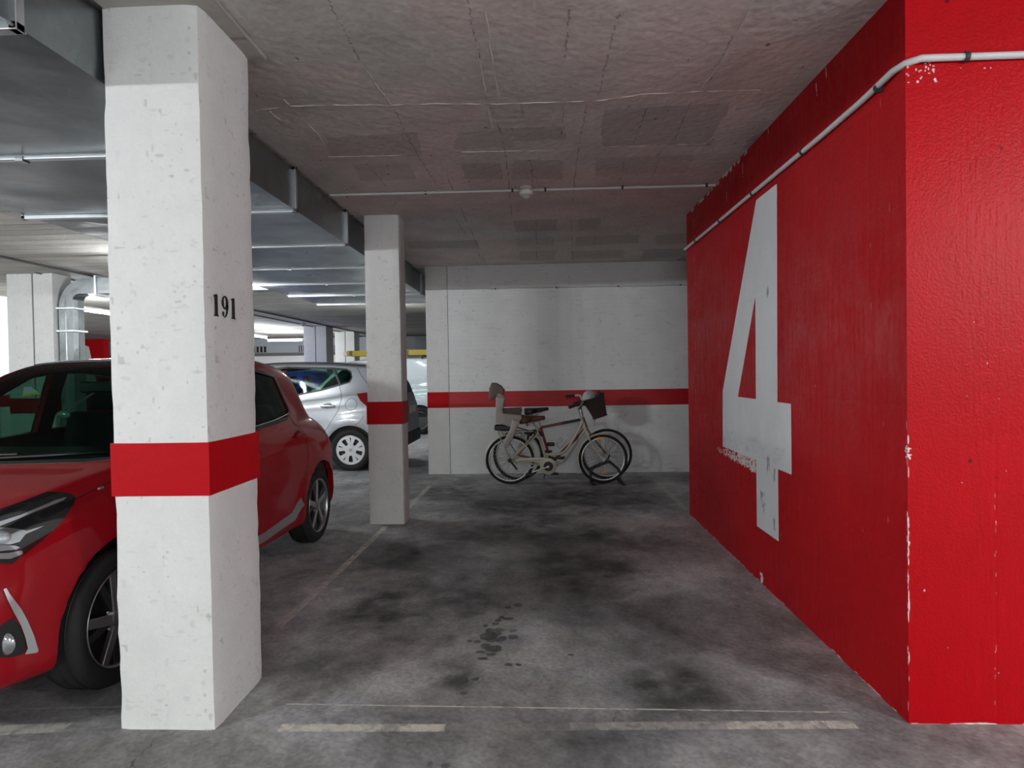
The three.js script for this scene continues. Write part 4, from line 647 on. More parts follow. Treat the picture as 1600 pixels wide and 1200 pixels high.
  { const w = mesh('steering_wheel', new THREE.TorusGeometry(0.18, 0.016, 10, 36).rotateX(-0.4).translate(0.34, 0.93, 0.35), M.black, root); mesh('wheel_boss', ball(V(0.34, 0.93, 0.35), 0.07, 1, 1, 0.4), M.black, w); }
  mesh('rear_view_mirror', rbox(0.22, 0.07, 0.03, 0.02, V(0, 1.32, 0.22)), M.black, root);
  // things behind the windscreen
  const on = (u, v, z) => { const d = dirOf(u, v); return eye.clone().addScaledVector(d, (z - eye.z) / d.z); };
  { const d1 = on(100, 648, 0.2), h = mesh('hanging_ornament', [ball(d1, 0.036, 1.2, 0.8, 0.5)], std([0.4, 0.75, 0.6], 0.15, 0.3, { clearcoat: 1 }), root); mesh('cord', [rod(d1.clone().add(V(-0.02, 0.02, 0)), V(0, 1.3, 0.22), 0.002), rod(d1.clone().add(V(0.02, 0.02, 0)), V(0, 1.3, 0.22), 0.002)], M.conduit, h); }
  { const q = [[36, 603], [47, 603], [62, 614], [33, 617.5]].map(([u, v]) => C.hit(eye, dirOf(u, v))).filter(Boolean); if (q.length === 4) { const n = V(0, -0.006, -0.008), g = new THREE.BufferGeometry(), p = q.map((a) => a.clone().add(n)), f = (a, b, c, d) => [a, b, c, a, c, d].flatMap((w) => [w.x, w.y, w.z]); const m1 = p[0].clone().lerp(p[3], 0.75), m2 = p[1].clone().lerp(p[2], 0.75); g.setAttribute('position', new THREE.Float32BufferAttribute(f(p[0], p[1], m2, m1), 3)); g.computeVertexNormals(); const st = mesh('windscreen_sticker', g, std([0.45, 0.55, 0.56], 0.6), root); const g2 = new THREE.BufferGeometry(); g2.setAttribute('position', new THREE.Float32BufferAttribute(f(m1, m2, p[2], p[3]), 3)); g2.computeVertexNormals(); mesh('sticker_band', g2, std([0.5, 0.48, 0.02], 0.6), st); } }
  for (const [x, z] of [[0.735, 1.255], [-0.735, 1.255], [0.735, -1.255], [-0.735, -1.255]]) wheel(root, x, 0.3, z, Math.sign(x), { R: 0.3, r: 0.214, w: 0.19, turn: z > 0 ? 0.35 : 0.2 });
}

// ---- silver people carrier parked across, seen from its left side
const CZ = -10.54, CX = -4.1;
{
  const root = thing('silver_minivan', 'silver compact minivan parked sideways behind the slender column', 'car', V(CX, 0, CZ), -Math.PI / 2);
  const loc = (u, v, z = -9.7) => { const p = onZ(u, v, z); return [CX - p.x, p.y]; };   // photo pixel on the car's left side -> (z, y) of the car
  const S = {
    paint: paint([0.42, 0.45, 0.48], { metalness: 0.35, roughness: 0.34 }), glass: glassMat([0.66, 0.82, 0.77]), halfWidth: 0.88, cabin: [-1.75, 1.25, 0.36],
    yB: [[-2.06, 0.34], [-1.9, 0.25], [-1.2, 0.21], [1.4, 0.2], [2.0, 0.22], [2.1, 0.28]],
    yS: [[-2.06, 0.85], [-1.9, 1.08], [-1.5, 1.14], [-0.8, 1.06], [0, 1.0], [1.0, 0.95], [1.6, 0.84], [1.95, 0.72], [2.1, 0.55]],
    yT: [[-2.06, 0.95], [-2.0, 1.1], [-1.9, 1.32], [-1.72, 1.53], [-1.5, 1.585], [-0.8, 1.62], [-0.2, 1.625], [0.3, 1.58], [0.8, 1.37], [1.3, 1.08], [1.5, 1.01], [1.8, 0.9], [2.0, 0.77], [2.1, 0.6]],
    wM: [[-2.06, 0.6], [-2.0, 0.74], [-1.85, 0.83], [-1.5, 0.87], [-0.8, 0.882], [1.2, 0.88], [1.6, 0.85], [1.9, 0.74], [2.05, 0.6], [2.1, 0.45]],
    wS: [[-2.06, 0.5], [-1.95, 0.66], [-1.7, 0.76], [-1.2, 0.79], [0.8, 0.8], [1.4, 0.75], [1.9, 0.6], [2.1, 0.35]],
    wT: [[-2.06, 0.45], [-1.9, 0.57], [-1.5, 0.6], [0.2, 0.62], [0.9, 0.68], [1.4, 0.68], [1.9, 0.5], [2.1, 0.28]],
    flares: [[1.31, 0.31, 0.39, 0.02], [-1.31, 0.31, 0.41, 0.026]], creases: [(z, y) => 0.012 * Math.exp(-(((y - 0.9 + 0.03 * z) / 0.035) ** 2)) * (1 - smooth(0.4, 1, z)) * smooth(-1.95, -1.7, z)],
    wells: [[1.31, 0.31, 0.365], [-1.31, 0.31, 0.365]],
    windows: [[loc(512, 577), loc(525, 600), loc(500, 608), loc(470, 614.5), [0.28, 1.03], [0.28, 1.45], loc(440, 575)], [loc(517, 578.5), loc(536, 578.5), loc(542, 583), loc(544, 590), loc(541, 596), loc(528.5, 600.5)], [[0.34, 1.46], [0.34, 1.02], [1.15, 0.99], [1.05, 1.1], [0.62, 1.36]]],
    trim: [loc(440, 572.5), loc(512, 574), loc(535, 576), loc(543, 580), loc(546, 590), loc(543, 598), loc(527, 603), loc(500, 611), loc(466, 618), [0.3, 1.0], [1.3, 0.96], [1.1, 1.12], [0.66, 1.4], [0.4, 1.49]],
    windscreen: [[-0.6, 0.36], [0.6, 0.36], [0.7, 1.22], [0, 1.32], [-0.7, 1.22]], windscreenY: 1.0, rearGlass: [[-0.55, 1.12], [0.55, 1.12], [0.5, 1.45], [-0.5, 1.45]], rearZ: -1.7,
    dash: [0.98, 1.0], seats: [[-0.36, -0.1, 0.62, 0.6], [0.36, -0.1, 0.62, 0.6], [-0.38, -0.95, 0.64, 0.5], [0.38, -0.95, 0.64, 0.5]],
  };
  const C = buildCar(S, root);
  const gap = (px) => px.map(([u, v]) => loc(u, v));
  C.seam('door_gap', gap([[526.5, 603], [533, 622], [530, 640], [515, 665], [503, 684]]), 0.004); C.seam('door_gap', [[-0.0 + 0.3, 1.0], [0.32, 0.6], [0.3, 0.3]], 0.004); C.seam('tail_gap', gap([[552, 574], [558, 585], [572, 602]]), 0.004); C.seam('bumper_gap', gap([[569, 650], [562, 660], [556, 664]]), 0.003);
  { const [z, y] = loc(513, 634.5), p = C.sideHit(z, y); for (const s of [1, -1]) { const h = mesh('door_handle', rbox(0.035, 0.035, 0.21, 0.014, V(s * (p.x + 0.02), y, z)), M.chrome, root); mesh('handle_cup', ball(V(s * (p.x - 0.002), y, z), 0.075, 0.14, 0.62, 1), std([0.2, 0.21, 0.22], 0.4, 0.5), h); const p2 = C.sideHit(0.62, y - 0.02); mesh('door_handle', rbox(0.035, 0.035, 0.21, 0.014, V(s * (p2.x + 0.02), y - 0.02, 0.45)), M.chrome, root); } }
  { const [z, y] = loc(549, 632), ring = []; for (let k = 0; k < 25; k++) { const a = k / 24 * Math.PI * 2; ring.push([z + 0.085 * Math.cos(a), y + 0.085 * Math.sin(a)]); } const q = ring.map(([a, b]) => C.sideHit(a, b, 0)); mesh('fuel_flap_gap', pipe(q.slice(0, -1), 0.003, 60, 6, true), M.black, root); }
  { const poly = [loc(556, 615.5), loc(566, 614), loc(585, 612), loc(590, 640), loc(575, 636), loc(563, 626)]; const g = cut(C.skin(0.006, 0.014), sidePrism(poly, 0.2, 2), INTERSECTION).geometry; for (const q of [g, mirrored(g)]) mesh('tail_light', q, std([0.22, 0.008, 0.012], 0.1, 0, { clearcoat: 1 }), root); }
  { const g = cut(C.skin(0.004, 0.014), sidePrism([[1.5, 0.8], [1.95, 0.7], [2.12, 0.62], [2.1, 0.75], [1.6, 0.92]], 0.2, 2), INTERSECTION).geometry; for (const q of [g, mirrored(g)]) mesh('headlight', q, std([0.55, 0.57, 0.6], 0.1, 0.5, { clearcoat: 1 }), root); }
  mesh('rear_bumper_insert', rbox(1.3, 0.2, 0.06, 0.03, V(0, 0.42, -2.05)), M.plastic, root); mesh('rear_plate', rbox(0.5, 0.11, 0.01, 0.003, V(0, 0.86, -2.075)), std([0.75, 0.75, 0.72], 0.5), root);
  for (const s of [1, -1]) { mesh('roof_rail', pipe([V(s * 0.66, 1.55, -1.5), V(s * 0.66, 1.6, -0.8), V(s * 0.66, 1.6, -0.1), V(s * 0.66, 1.55, 0.3)], 0.012, 30), M.black, root); const m = mesh('door_mirror', rbox(0.2, 0.16, 0.12, 0.05, V(s * 0.98, 1.1, 0.95)), S.paint, root); mesh('mirror_arm', rod(V(s * 0.82, 1.03, 0.95), V(s * 0.92, 1.07, 0.95), 0.02), M.plastic, m); }
  mesh('lower_grille', rbox(1.2, 0.16, 0.05, 0.02, V(0, 0.4, 2.09)), M.black, root);
  for (const [x, z] of [[0.765, 1.31], [-0.765, 1.31], [0.765, -1.31], [-0.765, -1.31]]) wheel(root, x, 0.312, z, Math.sign(x), { R: 0.312, r: 0.212, w: 0.2, style: 'cap', turn: 0 });
}

// ---- white van with a ladder on its roof
{
  const X0 = -4.15, Z0 = -16.3, root = thing('white_van', 'white delivery van with roof bars parked behind the silver minivan', 'van', V(X0, 0, Z0), -Math.PI / 2);
  const S = {
    stations: 56, paint: paint([0.62, 0.7, 0.74]), glass: glassMat([0.3, 0.38, 0.38]), halfWidth: 0.9, cabin: [-1.9, 1.2, 0.4],
    yB: [[-2.15, 0.34], [-2.0, 0.26], [1.5, 0.24], [2.1, 0.26], [2.2, 0.32]], yS: [[-2.15, 1.1], [-2.0, 1.18], [0, 1.1], [1.0, 1.05], [1.6, 0.9], [2.0, 0.78], [2.2, 0.6]],
    yT: [[-2.15, 1.65], [-2.1, 1.74], [-1.9, 1.785], [-0.5, 1.8], [0.3, 1.75], [0.5, 1.67], [0.9, 1.32], [1.15, 1.1], [1.6, 1.0], [2.05, 0.85], [2.2, 0.66]],
    wM: [[-2.15, 0.76], [-2.05, 0.85], [-1.7, 0.89], [1.3, 0.9], [1.8, 0.84], [2.1, 0.66], [2.2, 0.46]], wS: [[-2.15, 0.72], [-2, 0.82], [-1.7, 0.85], [0.8, 0.84], [1.6, 0.72], [2.2, 0.36]], wT: [[-2.15, 0.66], [-1.9, 0.74], [0.2, 0.73], [1.0, 0.72], [1.6, 0.66], [2.2, 0.3]],
    flares: [[1.3, 0.32, 0.4, 0.02], [-1.35, 0.32, 0.4, 0.02]], wells: [[1.3, 0.32, 0.37], [-1.35, 0.32, 0.37]],
    windows: [[[0.1, 1.62], [0.1, 1.1], [1.0, 1.07], [0.88, 1.22], [0.48, 1.54]]], windscreen: [[-0.66, 0.5], [0.66, 0.5], [0.74, 1.06], [0, 1.12], [-0.74, 1.06]], windscreenY: 1.0, dash: [1.02, 1.0], seats: [[0.4, 0.1, 0.7, 0.62], [-0.4, 0.1, 0.7, 0.62]],
  };
  const C = buildCar(S, root);
  C.seam('door_gap', [[0.0, 1.6], [-0.02, 1.0], [0.0, 0.34]], 0.005); C.seam('door_gap', [[1.15, 1.05], [1.05, 0.6], [0.95, 0.34]], 0.005); C.seam('side_moulding', [[-1.95, 0.72], [-1.75, 0.72]], 0.012, M.plastic); C.seam('panel_fold', [[-1.9, 1.2], [-0.9, 1.2], [0.05, 1.2]], 0.006, S.paint);
  for (const z of [-1.4, -0.35]) { mesh('roof_bar', [rod(V(-0.72, 1.835, z), V(0.72, 1.835, z), 0.016), rod(V(0.7, 1.76, z), V(0.7, 1.835, z), 0.018), rod(V(-0.7, 1.76, z), V(-0.7, 1.835, z), 0.018)], M.black, root); }
  for (const [x, z] of [[0.78, 1.3], [-0.78, 1.3], [0.78, -1.35], [-0.78, -1.35]]) wheel(root, x, 0.32, z, Math.sign(x), { R: 0.32, r: 0.2, w: 0.2, style: 'steel' });
  const y = 1.955, lad = thing('ladder', 'yellow extension ladder tied on the roof of the white van', 'ladder', V(X0, 1.852, Z0 + 0.35));
  const yellow = std([0.4, 0.3, 0.03], 0.6), xa = onZ(541, 550, Z0 + 0.6).x - X0, xb = 2.1;
  for (const z of [-0.2, 0.2]) mesh('rail', rbox(xb - xa, 0.13, 0.03, 0.006, V((xa + xb) / 2, 0.066, z)), yellow, lad);
  for (let k = 0; k < 11; k++) mesh('rung', rod(V(xa + 0.12 + k * 0.27, 0.066, -0.2), V(xa + 0.12 + k * 0.27, 0.066, 0.2), 0.014), M.steel, lad);
  for (const x of [xa + 0.1, xa + 1.0, xa + 1.45]) mesh('rail_bracket', rbox(0.06, 0.11, 0.02, 0.004, V(x, 0.066, 0.22)), std([0.12, 0.1, 0.02], 0.5), lad);
  mesh('end_cap', rbox(0.09, 0.1, 0.5, 0.02, V(xa - 0.03, 0.06, 0)), std([0.7, 0.66, 0.64], 0.5), lad);
}
// ---- blue car far behind, seen through the silver car's windows
{
  const root = thing('blue_hatchback', 'bright blue hatchback far behind, seen through the silver minivan windows', 'car', V(-7.95, 0, -18.75), -Math.PI / 2); root.scale.setScalar(1.08);
  const S = {
    stations: 48, paint: paint([0.006, 0.06, 0.5]), glass: glassMat([0.25, 0.4, 0.5]), halfWidth: 0.85, cabin: [-1.7, 1.0, 0.36],
    yB: [[-1.95, 0.36], [-1.7, 0.25], [1.6, 0.22], [2, 0.28]], yS: [[-1.95, 0.85], [-1.6, 1.0], [0, 0.98], [1, 0.93], [1.7, 0.8], [2, 0.55]], yT: [[-1.95, 0.95], [-1.8, 1.15], [-1.55, 1.42], [-0.6, 1.52], [0.1, 1.5], [0.6, 1.27], [1.0, 1.05], [1.6, 0.92], [1.9, 0.78], [2, 0.62]],
    wM: [[-1.95, 0.6], [-1.7, 0.8], [-1, 0.85], [1.2, 0.85], [1.7, 0.78], [2, 0.5]], wS: [[-1.95, 0.5], [-1.6, 0.74], [0.8, 0.78], [1.6, 0.68], [2, 0.36]], wT: [[-1.95, 0.4], [-1.5, 0.56], [0.1, 0.58], [1, 0.68], [2, 0.26]],
    flares: [[1.25, 0.3, 0.38, 0.015], [-1.25, 0.3, 0.38, 0.015]], wells: [[1.25, 0.31, 0.36], [-1.25, 0.31, 0.36]], windows: [[[-0.8, 1.1], [-0.75, 1.36], [0.05, 1.42], [0.6, 1.1], [0.75, 1.0], [0, 1.03]]],
    windscreen: [[-0.54, 0.16], [0.54, 0.16], [0.66, 0.92], [0, 1.0], [-0.66, 0.92]], windscreenY: 0.95, dash: [0.94, 0.7], seats: [[0.36, -0.2, 0.56, 0.6], [-0.36, -0.2, 0.56, 0.6]],
  };
  const C = buildCar(S, root);
  const g = cut(C.skin(0.005, 0.014), endPrism([[0.4, 0.66], [0.78, 0.7], [0.8, 0.82], [0.45, 0.74]], 1.3, 3), INTERSECTION).geometry; for (const q of [g, mirrored(g)]) mesh('headlight', q, std([0.7, 0.72, 0.75], 0.1, 0.3), root);
  mesh('grille', rbox(0.8, 0.14, 0.06, 0.03, V(0, 0.45, 1.99)), M.black, root); C.seam('door_gap', [[0.7, 0.95], [0.7, 0.35]], 0.004);
  for (const [x, z] of [[0.74, 1.25], [-0.74, 1.25], [0.74, -1.25], [-0.74, -1.25]]) wheel(root, x, 0.3, z, Math.sign(x), { R: 0.3, r: 0.2, w: 0.19, style: 'steel' });
}

// ---------------------------------------------------------------- bicycles
// outlines were measured on a crop of the photograph (1 unit = 0.1625 pixel); each bicycle stands in its own upright plane through its two wheel contacts
function bikePlane(a, b) {
  const A = onFloor(740 + a[0] * 0.1625, 580 + a[1] * 0.1625), B = onFloor(740 + b[0] * 0.1625, 580 + b[1] * 0.1625), z = (A.z + B.z) / 2;
  const base = V(A.x, 0, z);
  return { base, P: (x, y, dz = 0) => { const p = onZ(740 + x * 0.1625, 580 + y * 0.1625, z); return V(p.x - base.x, p.y, dz); } };
}
function bikeWheel(root, c, R, rimMat, nSpokes = 36, hubMat = M.steel) {
  const w = new THREE.Group(); w.name = 'bicycle_wheel'; w.position.copy(c); root.add(w);
  mesh('tyre', new THREE.TorusGeometry(R - 0.017, 0.017, 10, 64), M.rubber, w);
  const rim = new THREE.LatheGeometry([[R - 0.05, -0.011], [R - 0.032, -0.012], [R - 0.032, 0.012], [R - 0.05, 0.011], [R - 0.052, 0], [R - 0.05, -0.011]].map(([a, b]) => new THREE.Vector2(a, b)), 64); rim.rotateX(Math.PI / 2); mesh('rim', rim, rimMat, w);
  mesh('hub', [rod(V(0, 0, -0.045), V(0, 0, 0.045), 0.016, 0.016, 14), rod(V(0, 0, 0.03), V(0, 0, 0.036), 0.028, 0.028, 16), rod(V(0, 0, -0.036), V(0, 0, -0.03), 0.028, 0.028, 16)], hubMat, w);
  const sp = []; for (let k = 0; k < nSpokes; k++) { const a = k / nSpokes * Math.PI * 2, b = a + (k % 4 < 2 ? 0.9 : -0.9), s = k % 2 ? 0.033 : -0.033; sp.push(rod(V(0.026 * Math.cos(b), 0.026 * Math.sin(b), s), V((R - 0.05) * Math.cos(a), (R - 0.05) * Math.sin(a), 0), 0.0017, 0.0017, 4)); }
  mesh('spokes', sp, M.steel, w); return w;
}
function mudguard(root, c, R, a0, a1, mat, width = 0.05) {
  const n = 40, pos = [], idx = [], k = 6; for (let i = 0; i <= n; i++) { const a = lerp(a0, a1, i / n) * RAD; for (let j = 0; j <= k; j++) { const t = j / k * 2 - 1, r = R + 0.018 * (1 - t * t) - 0.004; pos.push(c.x + r * Math.cos(a), c.y + r * Math.sin(a), c.z + t * width / 2); } }
  for (let i = 0; i < n; i++) for (let j = 0; j < k; j++) { const a = i * (k + 1) + j, b = a + 1, d = a + k + 1, e = d + 1; idx.push(a, d, b, b, d, e); }
  const g = new THREE.BufferGeometry(); g.setAttribute('position', new THREE.Float32BufferAttribute(pos, 3)); g.setIndex(idx); g.computeVertexNormals(); return mesh('mudguard', g, mat, root);
}
function saddle(root, P, L, W, H, mat, tilt = 0) {   // nose towards +x
  const sh = new THREE.Shape(); sh.moveTo(-L / 2, -W / 2 * 0.85); sh.quadraticCurveTo(-L / 2 - 0.02, 0, -L / 2, W / 2 * 0.85); sh.quadraticCurveTo(-L * 0.2, W * 0.56, 0, W * 0.22); sh.quadraticCurveTo(L * 0.3, W * 0.14, L / 2, W * 0.1); sh.quadraticCurveTo(L / 2 + 0.02, 0, L / 2, -W * 0.1); sh.quadraticCurveTo(L * 0.3, -W * 0.14, 0, -W * 0.22); sh.quadraticCurveTo(-L * 0.2, -W * 0.56, -L / 2, -W / 2 * 0.85);
  const g = new THREE.ExtrudeGeometry(sh, { depth: H * 0.4, bevelEnabled: true, bevelSize: 0.016, bevelThickness: H * 0.3, bevelSegments: 5, curveSegments: 16 }); g.rotateX(-Math.PI / 2); { const p = g.attributes.position; for (let i = 0; i < p.count; i++) { const t = clamp(0.5 - p.getX(i) / L, 0, 1), y = p.getY(i) - H * 0.2; p.setY(i, (y > 0 ? y * (0.7 + 0.5 * t) + 0.012 * t * t : y * (0.7 + 0.75 * t)) + H * 0.2); } g.computeVertexNormals(); } g.rotateZ(tilt); g.translate(P.x, P.y, P.z);
  const s = mesh('saddle', toCreasedNormals(g, 1.2), mat, root); mesh('saddle_springs', [rod(P.clone().add(V(-L * 0.3, -H * 0.2, 0.05)), P.clone().add(V(-L * 0.2, -0.07, 0.03)), 0.012), rod(P.clone().add(V(-L * 0.3, -H * 0.2, -0.05)), P.clone().add(V(-L * 0.2, -0.07, -0.03)), 0.012), rod(P.clone().add(V(L * 0.3, -0.01, 0)), P.clone().add(V(-L * 0.2, -0.06, 0)), 0.006)], M.steel, s); return s;
}
const cream = std([0.56, 0.53, 0.42], 0.35, 0, { clearcoat: 0.6 }), bikeRed = std([0.22, 0.012, 0.016], 0.3, 0, { clearcoat: 0.8 }), alu = std([0.72, 0.74, 0.76], 0.3, 0.8), amber = std([0.9, 0.34, 0.02], 0.25, 0, { clearcoat: 1 });
{
  // the red sports frame bicycle nearer the wall
  const { base, P } = bikePlane([430, 1046], [1280, 1041]), o = thing('red_bicycle', 'dark red straight-frame bicycle with black saddle leaning against the back wall', 'bicycle', base.clone());
  const rc = P(430, 806), fc = P(1280, 800), R = rc.y; fc.y = R;
  bikeWheel(o, rc, R, M.steel); bikeWheel(o, fc, R, alu);
  const st0 = P(645, 540), bb = P(748, 880), hd = P(1050, 445), hd2 = P(1085, 545);
  const fr = mesh('frame', [rod(st0, P(1045, 462), 0.018), rod(st0, bb, 0.018), rod(hd2, bb, 0.02), rod(hd, hd2, 0.02), rod(bb.clone().add(V(0, 0, 0.03)), rc.clone().add(V(0, 0, 0.05)), 0.009), rod(bb.clone().add(V(0, 0, -0.03)), rc.clone().add(V(0, 0, -0.05)), 0.009), rod(st0.clone().add(V(0, 0, 0.02)), rc.clone().add(V(0, 0, 0.05)), 0.008), rod(st0.clone().add(V(0, 0, -0.02)), rc.clone().add(V(0, 0, -0.05)), 0.008), rod(bb.clone().add(V(0, 0, -0.04)), bb.clone().add(V(0, 0, 0.04)), 0.022)], bikeRed, o);
  { const a = st0.clone().lerp(P(1045, 462), 0.52), b = st0.clone().lerp(P(1045, 462), 0.95); mesh('decal', rod(a, b, 0.0186, 0.0186, 12), std([0.02, 0.025, 0.06], 0.35), fr); }
  mesh('fork', [-1, 1].map((s) => pipe([hd2.clone().add(V(0, 0, s * 0.03)), hd2.clone().lerp(fc, 0.5).add(V(-0.01, 0, s * 0.045)), fc.clone().add(V(0, 0, s * 0.05))], 0.01, 20)), bikeRed, o);
  mesh('seat_post', rod(st0, P(606, 412), 0.012), M.steel, o); saddle(o, P(605, 385), 0.27, 0.17, 0.06, M.black, 0.13);
  const stem = P(1032, 345); mesh('stem', [rod(hd, stem, 0.012), rod(stem, P(1060, 300), 0.012)], M.steel, o);
  mesh('handlebar', pipe([P(1060, 300, 0.28), P(1085, 297, 0.15), P(1060, 298, 0), P(1085, 297, -0.15), P(1060, 300, -0.28)], 0.011, 40), M.steel, o);
  for (const s of [1, -1]) mesh('grip', rod(P(1060, 300, s * 0.28), P(975, 318, s * 0.3), 0.017), M.rubber, o);
  mesh('crank', [rod(bb.clone().add(V(0, 0, 0.05)), bb.clone().add(V(-0.04, 0.16, 0.06)), 0.009), rod(bb.clone().add(V(0, 0, -0.05)), bb.clone().add(V(0.04, -0.16, -0.06)), 0.009), rod(bb.clone().add(V(0, 0, 0.03)), bb.clone().add(V(0, 0, 0.036)), 0.085, 0.085, 30)], M.plastic, o);
  for (const s of [1, -1]) mesh('pedal', rbox(0.1, 0.025, 0.08, 0.008, bb.clone().add(V(-0.04 * s, 0.16 * s, 0.1 * s))), M.black, o);
  mesh('bottle_cage', [pipe([P(790, 705), P(850, 665), P(835, 640), P(800, 690), P(830, 740), P(900, 660)], 0.004, 50)], M.steel, o); mesh('pannier_lock', rbox(0.1, 0.05, 0.05, 0.015, P(742, 700, 0.03)), M.black, o);
  mesh('rear_rack', [rod(P(215, 560, 0.05), P(600, 600, 0.05), 0.006), rod(P(215, 560, -0.05), P(600, 600, -0.05), 0.006), rod(P(260, 562, 0.06), rc.clone().add(V(0, 0, 0.06)), 0.005)], M.black, o);
  mesh('side_stand', rod(bb.clone().add(V(-0.03, -0.02, -0.03)), V(bb.x - 0.1, 0.005, -0.16), 0.008), M.black, o);
}
let creamP;
{
  // the cream step-through bicycle in front of it
  const { base, P } = bikePlane([352, 1093], [1240, 1072]), o = thing('cream_bicycle', 'cream step-through city bicycle with brown saddle, chain guard and front basket', 'bicycle', base.clone());
  creamP = { base, P };
  const rc = P(352, 853), R = rc.y, fc = P(1245, 838); fc.y = R;
  bikeWheel(o, rc, R, alu); const fw = bikeWheel(o, fc, R, alu);
  for (const [x, y] of [[1215, 645], [1250, 970]]) { const p = P(x, y).sub(fc).add(V(0, 0, 0.02)); mesh('reflector', rbox(0.06, 0.036, 0.018, 0.006, p), amber, fw); }
  mudguard(o, rc, R + 0.008, 22, 200, cream); mudguard(o, fc, R + 0.008, 82, 212, cream);
  const bb = P(715, 912), head = P(1040, 452), head2 = P(1076, 562), stT = P(606, 545), j = (p, z) => p.clone().add(V(0, 0, z));
  mesh('frame', [pipe([P(1046, 480), P(1010, 560), P(960, 650), P(900, 745), P(845, 790), P(770, 802), P(690, 800)], 0.0165, 60, 12), pipe([head2, P(1030, 620), P(975, 715), P(915, 810), P(860, 868), P(790, 892), bb], 0.0165, 60, 12), rod(stT, bb, 0.0165, 0.0165, 12), rod(head, head2, 0.021, 0.021, 14), rod(j(bb, -0.045), j(bb, 0.045), 0.024, 0.024, 16), rod(j(bb, 0.035), j(rc, 0.055), 0.01), rod(j(bb, -0.035), j(rc, -0.055), 0.01), rod(j(P(625, 600), 0.02), j(rc, 0.055), 0.0085), rod(j(P(625, 600), -0.02), j(rc, -0.055), 0.0085)], cream, o);
  mesh('fork', [-1, 1].map((s) => pipe([j(head2, s * 0.035), j(P(1125, 680), s * 0.045), j(P(1185, 775), s * 0.05), j(fc, s * 0.052)], 0.0105, 30)), cream, o);
  mesh('rear_rack', [rod(P(228, 585, 0.06), P(575, 575, 0.06), 0.007), rod(P(228, 585, -0.06), P(575, 575, -0.06), 0.007), rod(P(235, 585, 0.06), j(rc, 0.06), 0.0065), rod(P(235, 585, -0.06), j(rc, -0.06), 0.0065), rod(P(575, 610, 0.06), j(rc, 0.062), 0.0065), rod(P(575, 610, -0.06), j(rc, -0.062), 0.0065), rod(P(228, 585, -0.06), P(228, 585, 0.06), 0.007), rod(P(400, 580, -0.06), P(400, 580, 0.06), 0.007)], cream, o);
  // chain guard: one rounded plate from the rear hub to the crank
  { const q = (x, y) => { const p = P(x, y); return [p.x, p.y]; }, sh = new THREE.Shape(); sh.moveTo(...q(400, 862)); [[420, 838], [520, 828], [640, 824], [700, 832]].forEach((a) => sh.lineTo(...q(...a))); const c = P(718, 908), r = P(795, 908).x - c.x; for (let k = 0; k <= 24; k++) { const a = lerp(100, -190, k / 24) * RAD; sh.lineTo(c.x + r * Math.cos(a), c.y + r * Math.sin(a)); } [[630, 872], [520, 862], [420, 868]].forEach((a) => sh.lineTo(...q(...a)));
    const h = new THREE.Path(); h.absarc(c.x, c.y, r * 0.6, 0, Math.PI * 2, true); sh.holes.push(h);
    const g = new THREE.ExtrudeGeometry(sh, { depth: 0.018, bevelEnabled: true, bevelSize: 0.003, bevelThickness: 0.003, bevelSegments: 2 }); g.translate(0, 0, 0.048); const cg = mesh('chain_guard', toCreasedNormals(g, 0.7), cream, o);
    mesh('chainring', rod(V(c.x, c.y, 0.046), V(c.x, c.y, 0.052), r * 0.64, r * 0.64, 32), M.black, cg); }
  mesh('crank', [rod(j(bb, 0.075), P(565, 962, 0.08), 0.009), rod(j(bb, -0.06), j(bb, -0.065).add(V(0.15, 0.07, 0)), 0.009), rod(j(bb, 0.05), j(bb, 0.085), 0.02, 0.014, 14)], alu, o);
  mesh('pedal', rbox(0.1, 0.028, 0.09, 0.008, P(540, 978, 0.13)), M.plastic, o); mesh('pedal', rbox(0.1, 0.028, 0.09, 0.008, P(850, 845, -0.11)), M.plastic, o);
  mesh('gear_hub', [rod(j(rc, 0.045), j(rc, 0.075), 0.03, 0.022, 16), rod(j(rc, 0.05), j(P(420, 940), 0.06), 0.012)], M.black, o);
  mesh('kick_stand', [rod(P(600, 905, 0.04), P(420, 975, 0.07), 0.009)], alu, o);
  mesh('seat_post', rod(stT, P(575, 500), 0.0125), M.steel, o); saddle(o, P(562, 468), 0.28, 0.2, 0.075, std([0.13, 0.045, 0.02], 0.5), 0.06);
  mesh('rear_lock', new THREE.TorusGeometry(0.09, 0.016, 8, 30, Math.PI * 1.1).rotateZ(0.2).translate(P(590, 620).x, P(590, 640).y, 0), M.black, o);
  mesh('stem', [rod(head, P(1025, 345), 0.0125), rod(P(1025, 345), P(1050, 300), 0.0125)], alu, o);
  mesh('handlebar', pipe([P(985, 243, -0.29), P(1030, 240, -0.2), P(1050, 290, -0.05), P(1050, 300, 0.05), P(1040, 296, 0.2), P(1015, 300, 0.28)], 0.011, 50), alu, o);
  mesh('grip', rod(P(985, 243, -0.29), P(895, 248, -0.3), 0.0175), M.rubber, o); mesh('grip', rod(P(1015, 302, 0.28), P(905, 338, 0.29), 0.0185), M.rubber, o);
  mesh('brake_cables', [pipe([P(1040, 296, 0.2), P(1010, 360, 0.12), P(1020, 420, 0.05), P(1050, 470, 0.02)], 0.003, 30), pipe([P(1030, 250, -0.2), P(1005, 350, -0.1), P(1030, 410, 0.02)], 0.003, 30), pipe([P(1040, 300, 0.05), P(1130, 380, 0.03), P(1165, 470, 0.02), P(1140, 560, 0.02)], 0.003, 30), pipe([P(1060, 470, 0.02), P(985, 690, 0.025), P(860, 872, 0.025)], 0.003, 30)], M.black, o);
  mesh('bell', ball(P(1015, 345, 0.1), 0.03, 1, 0.8, 1), M.steel, o);
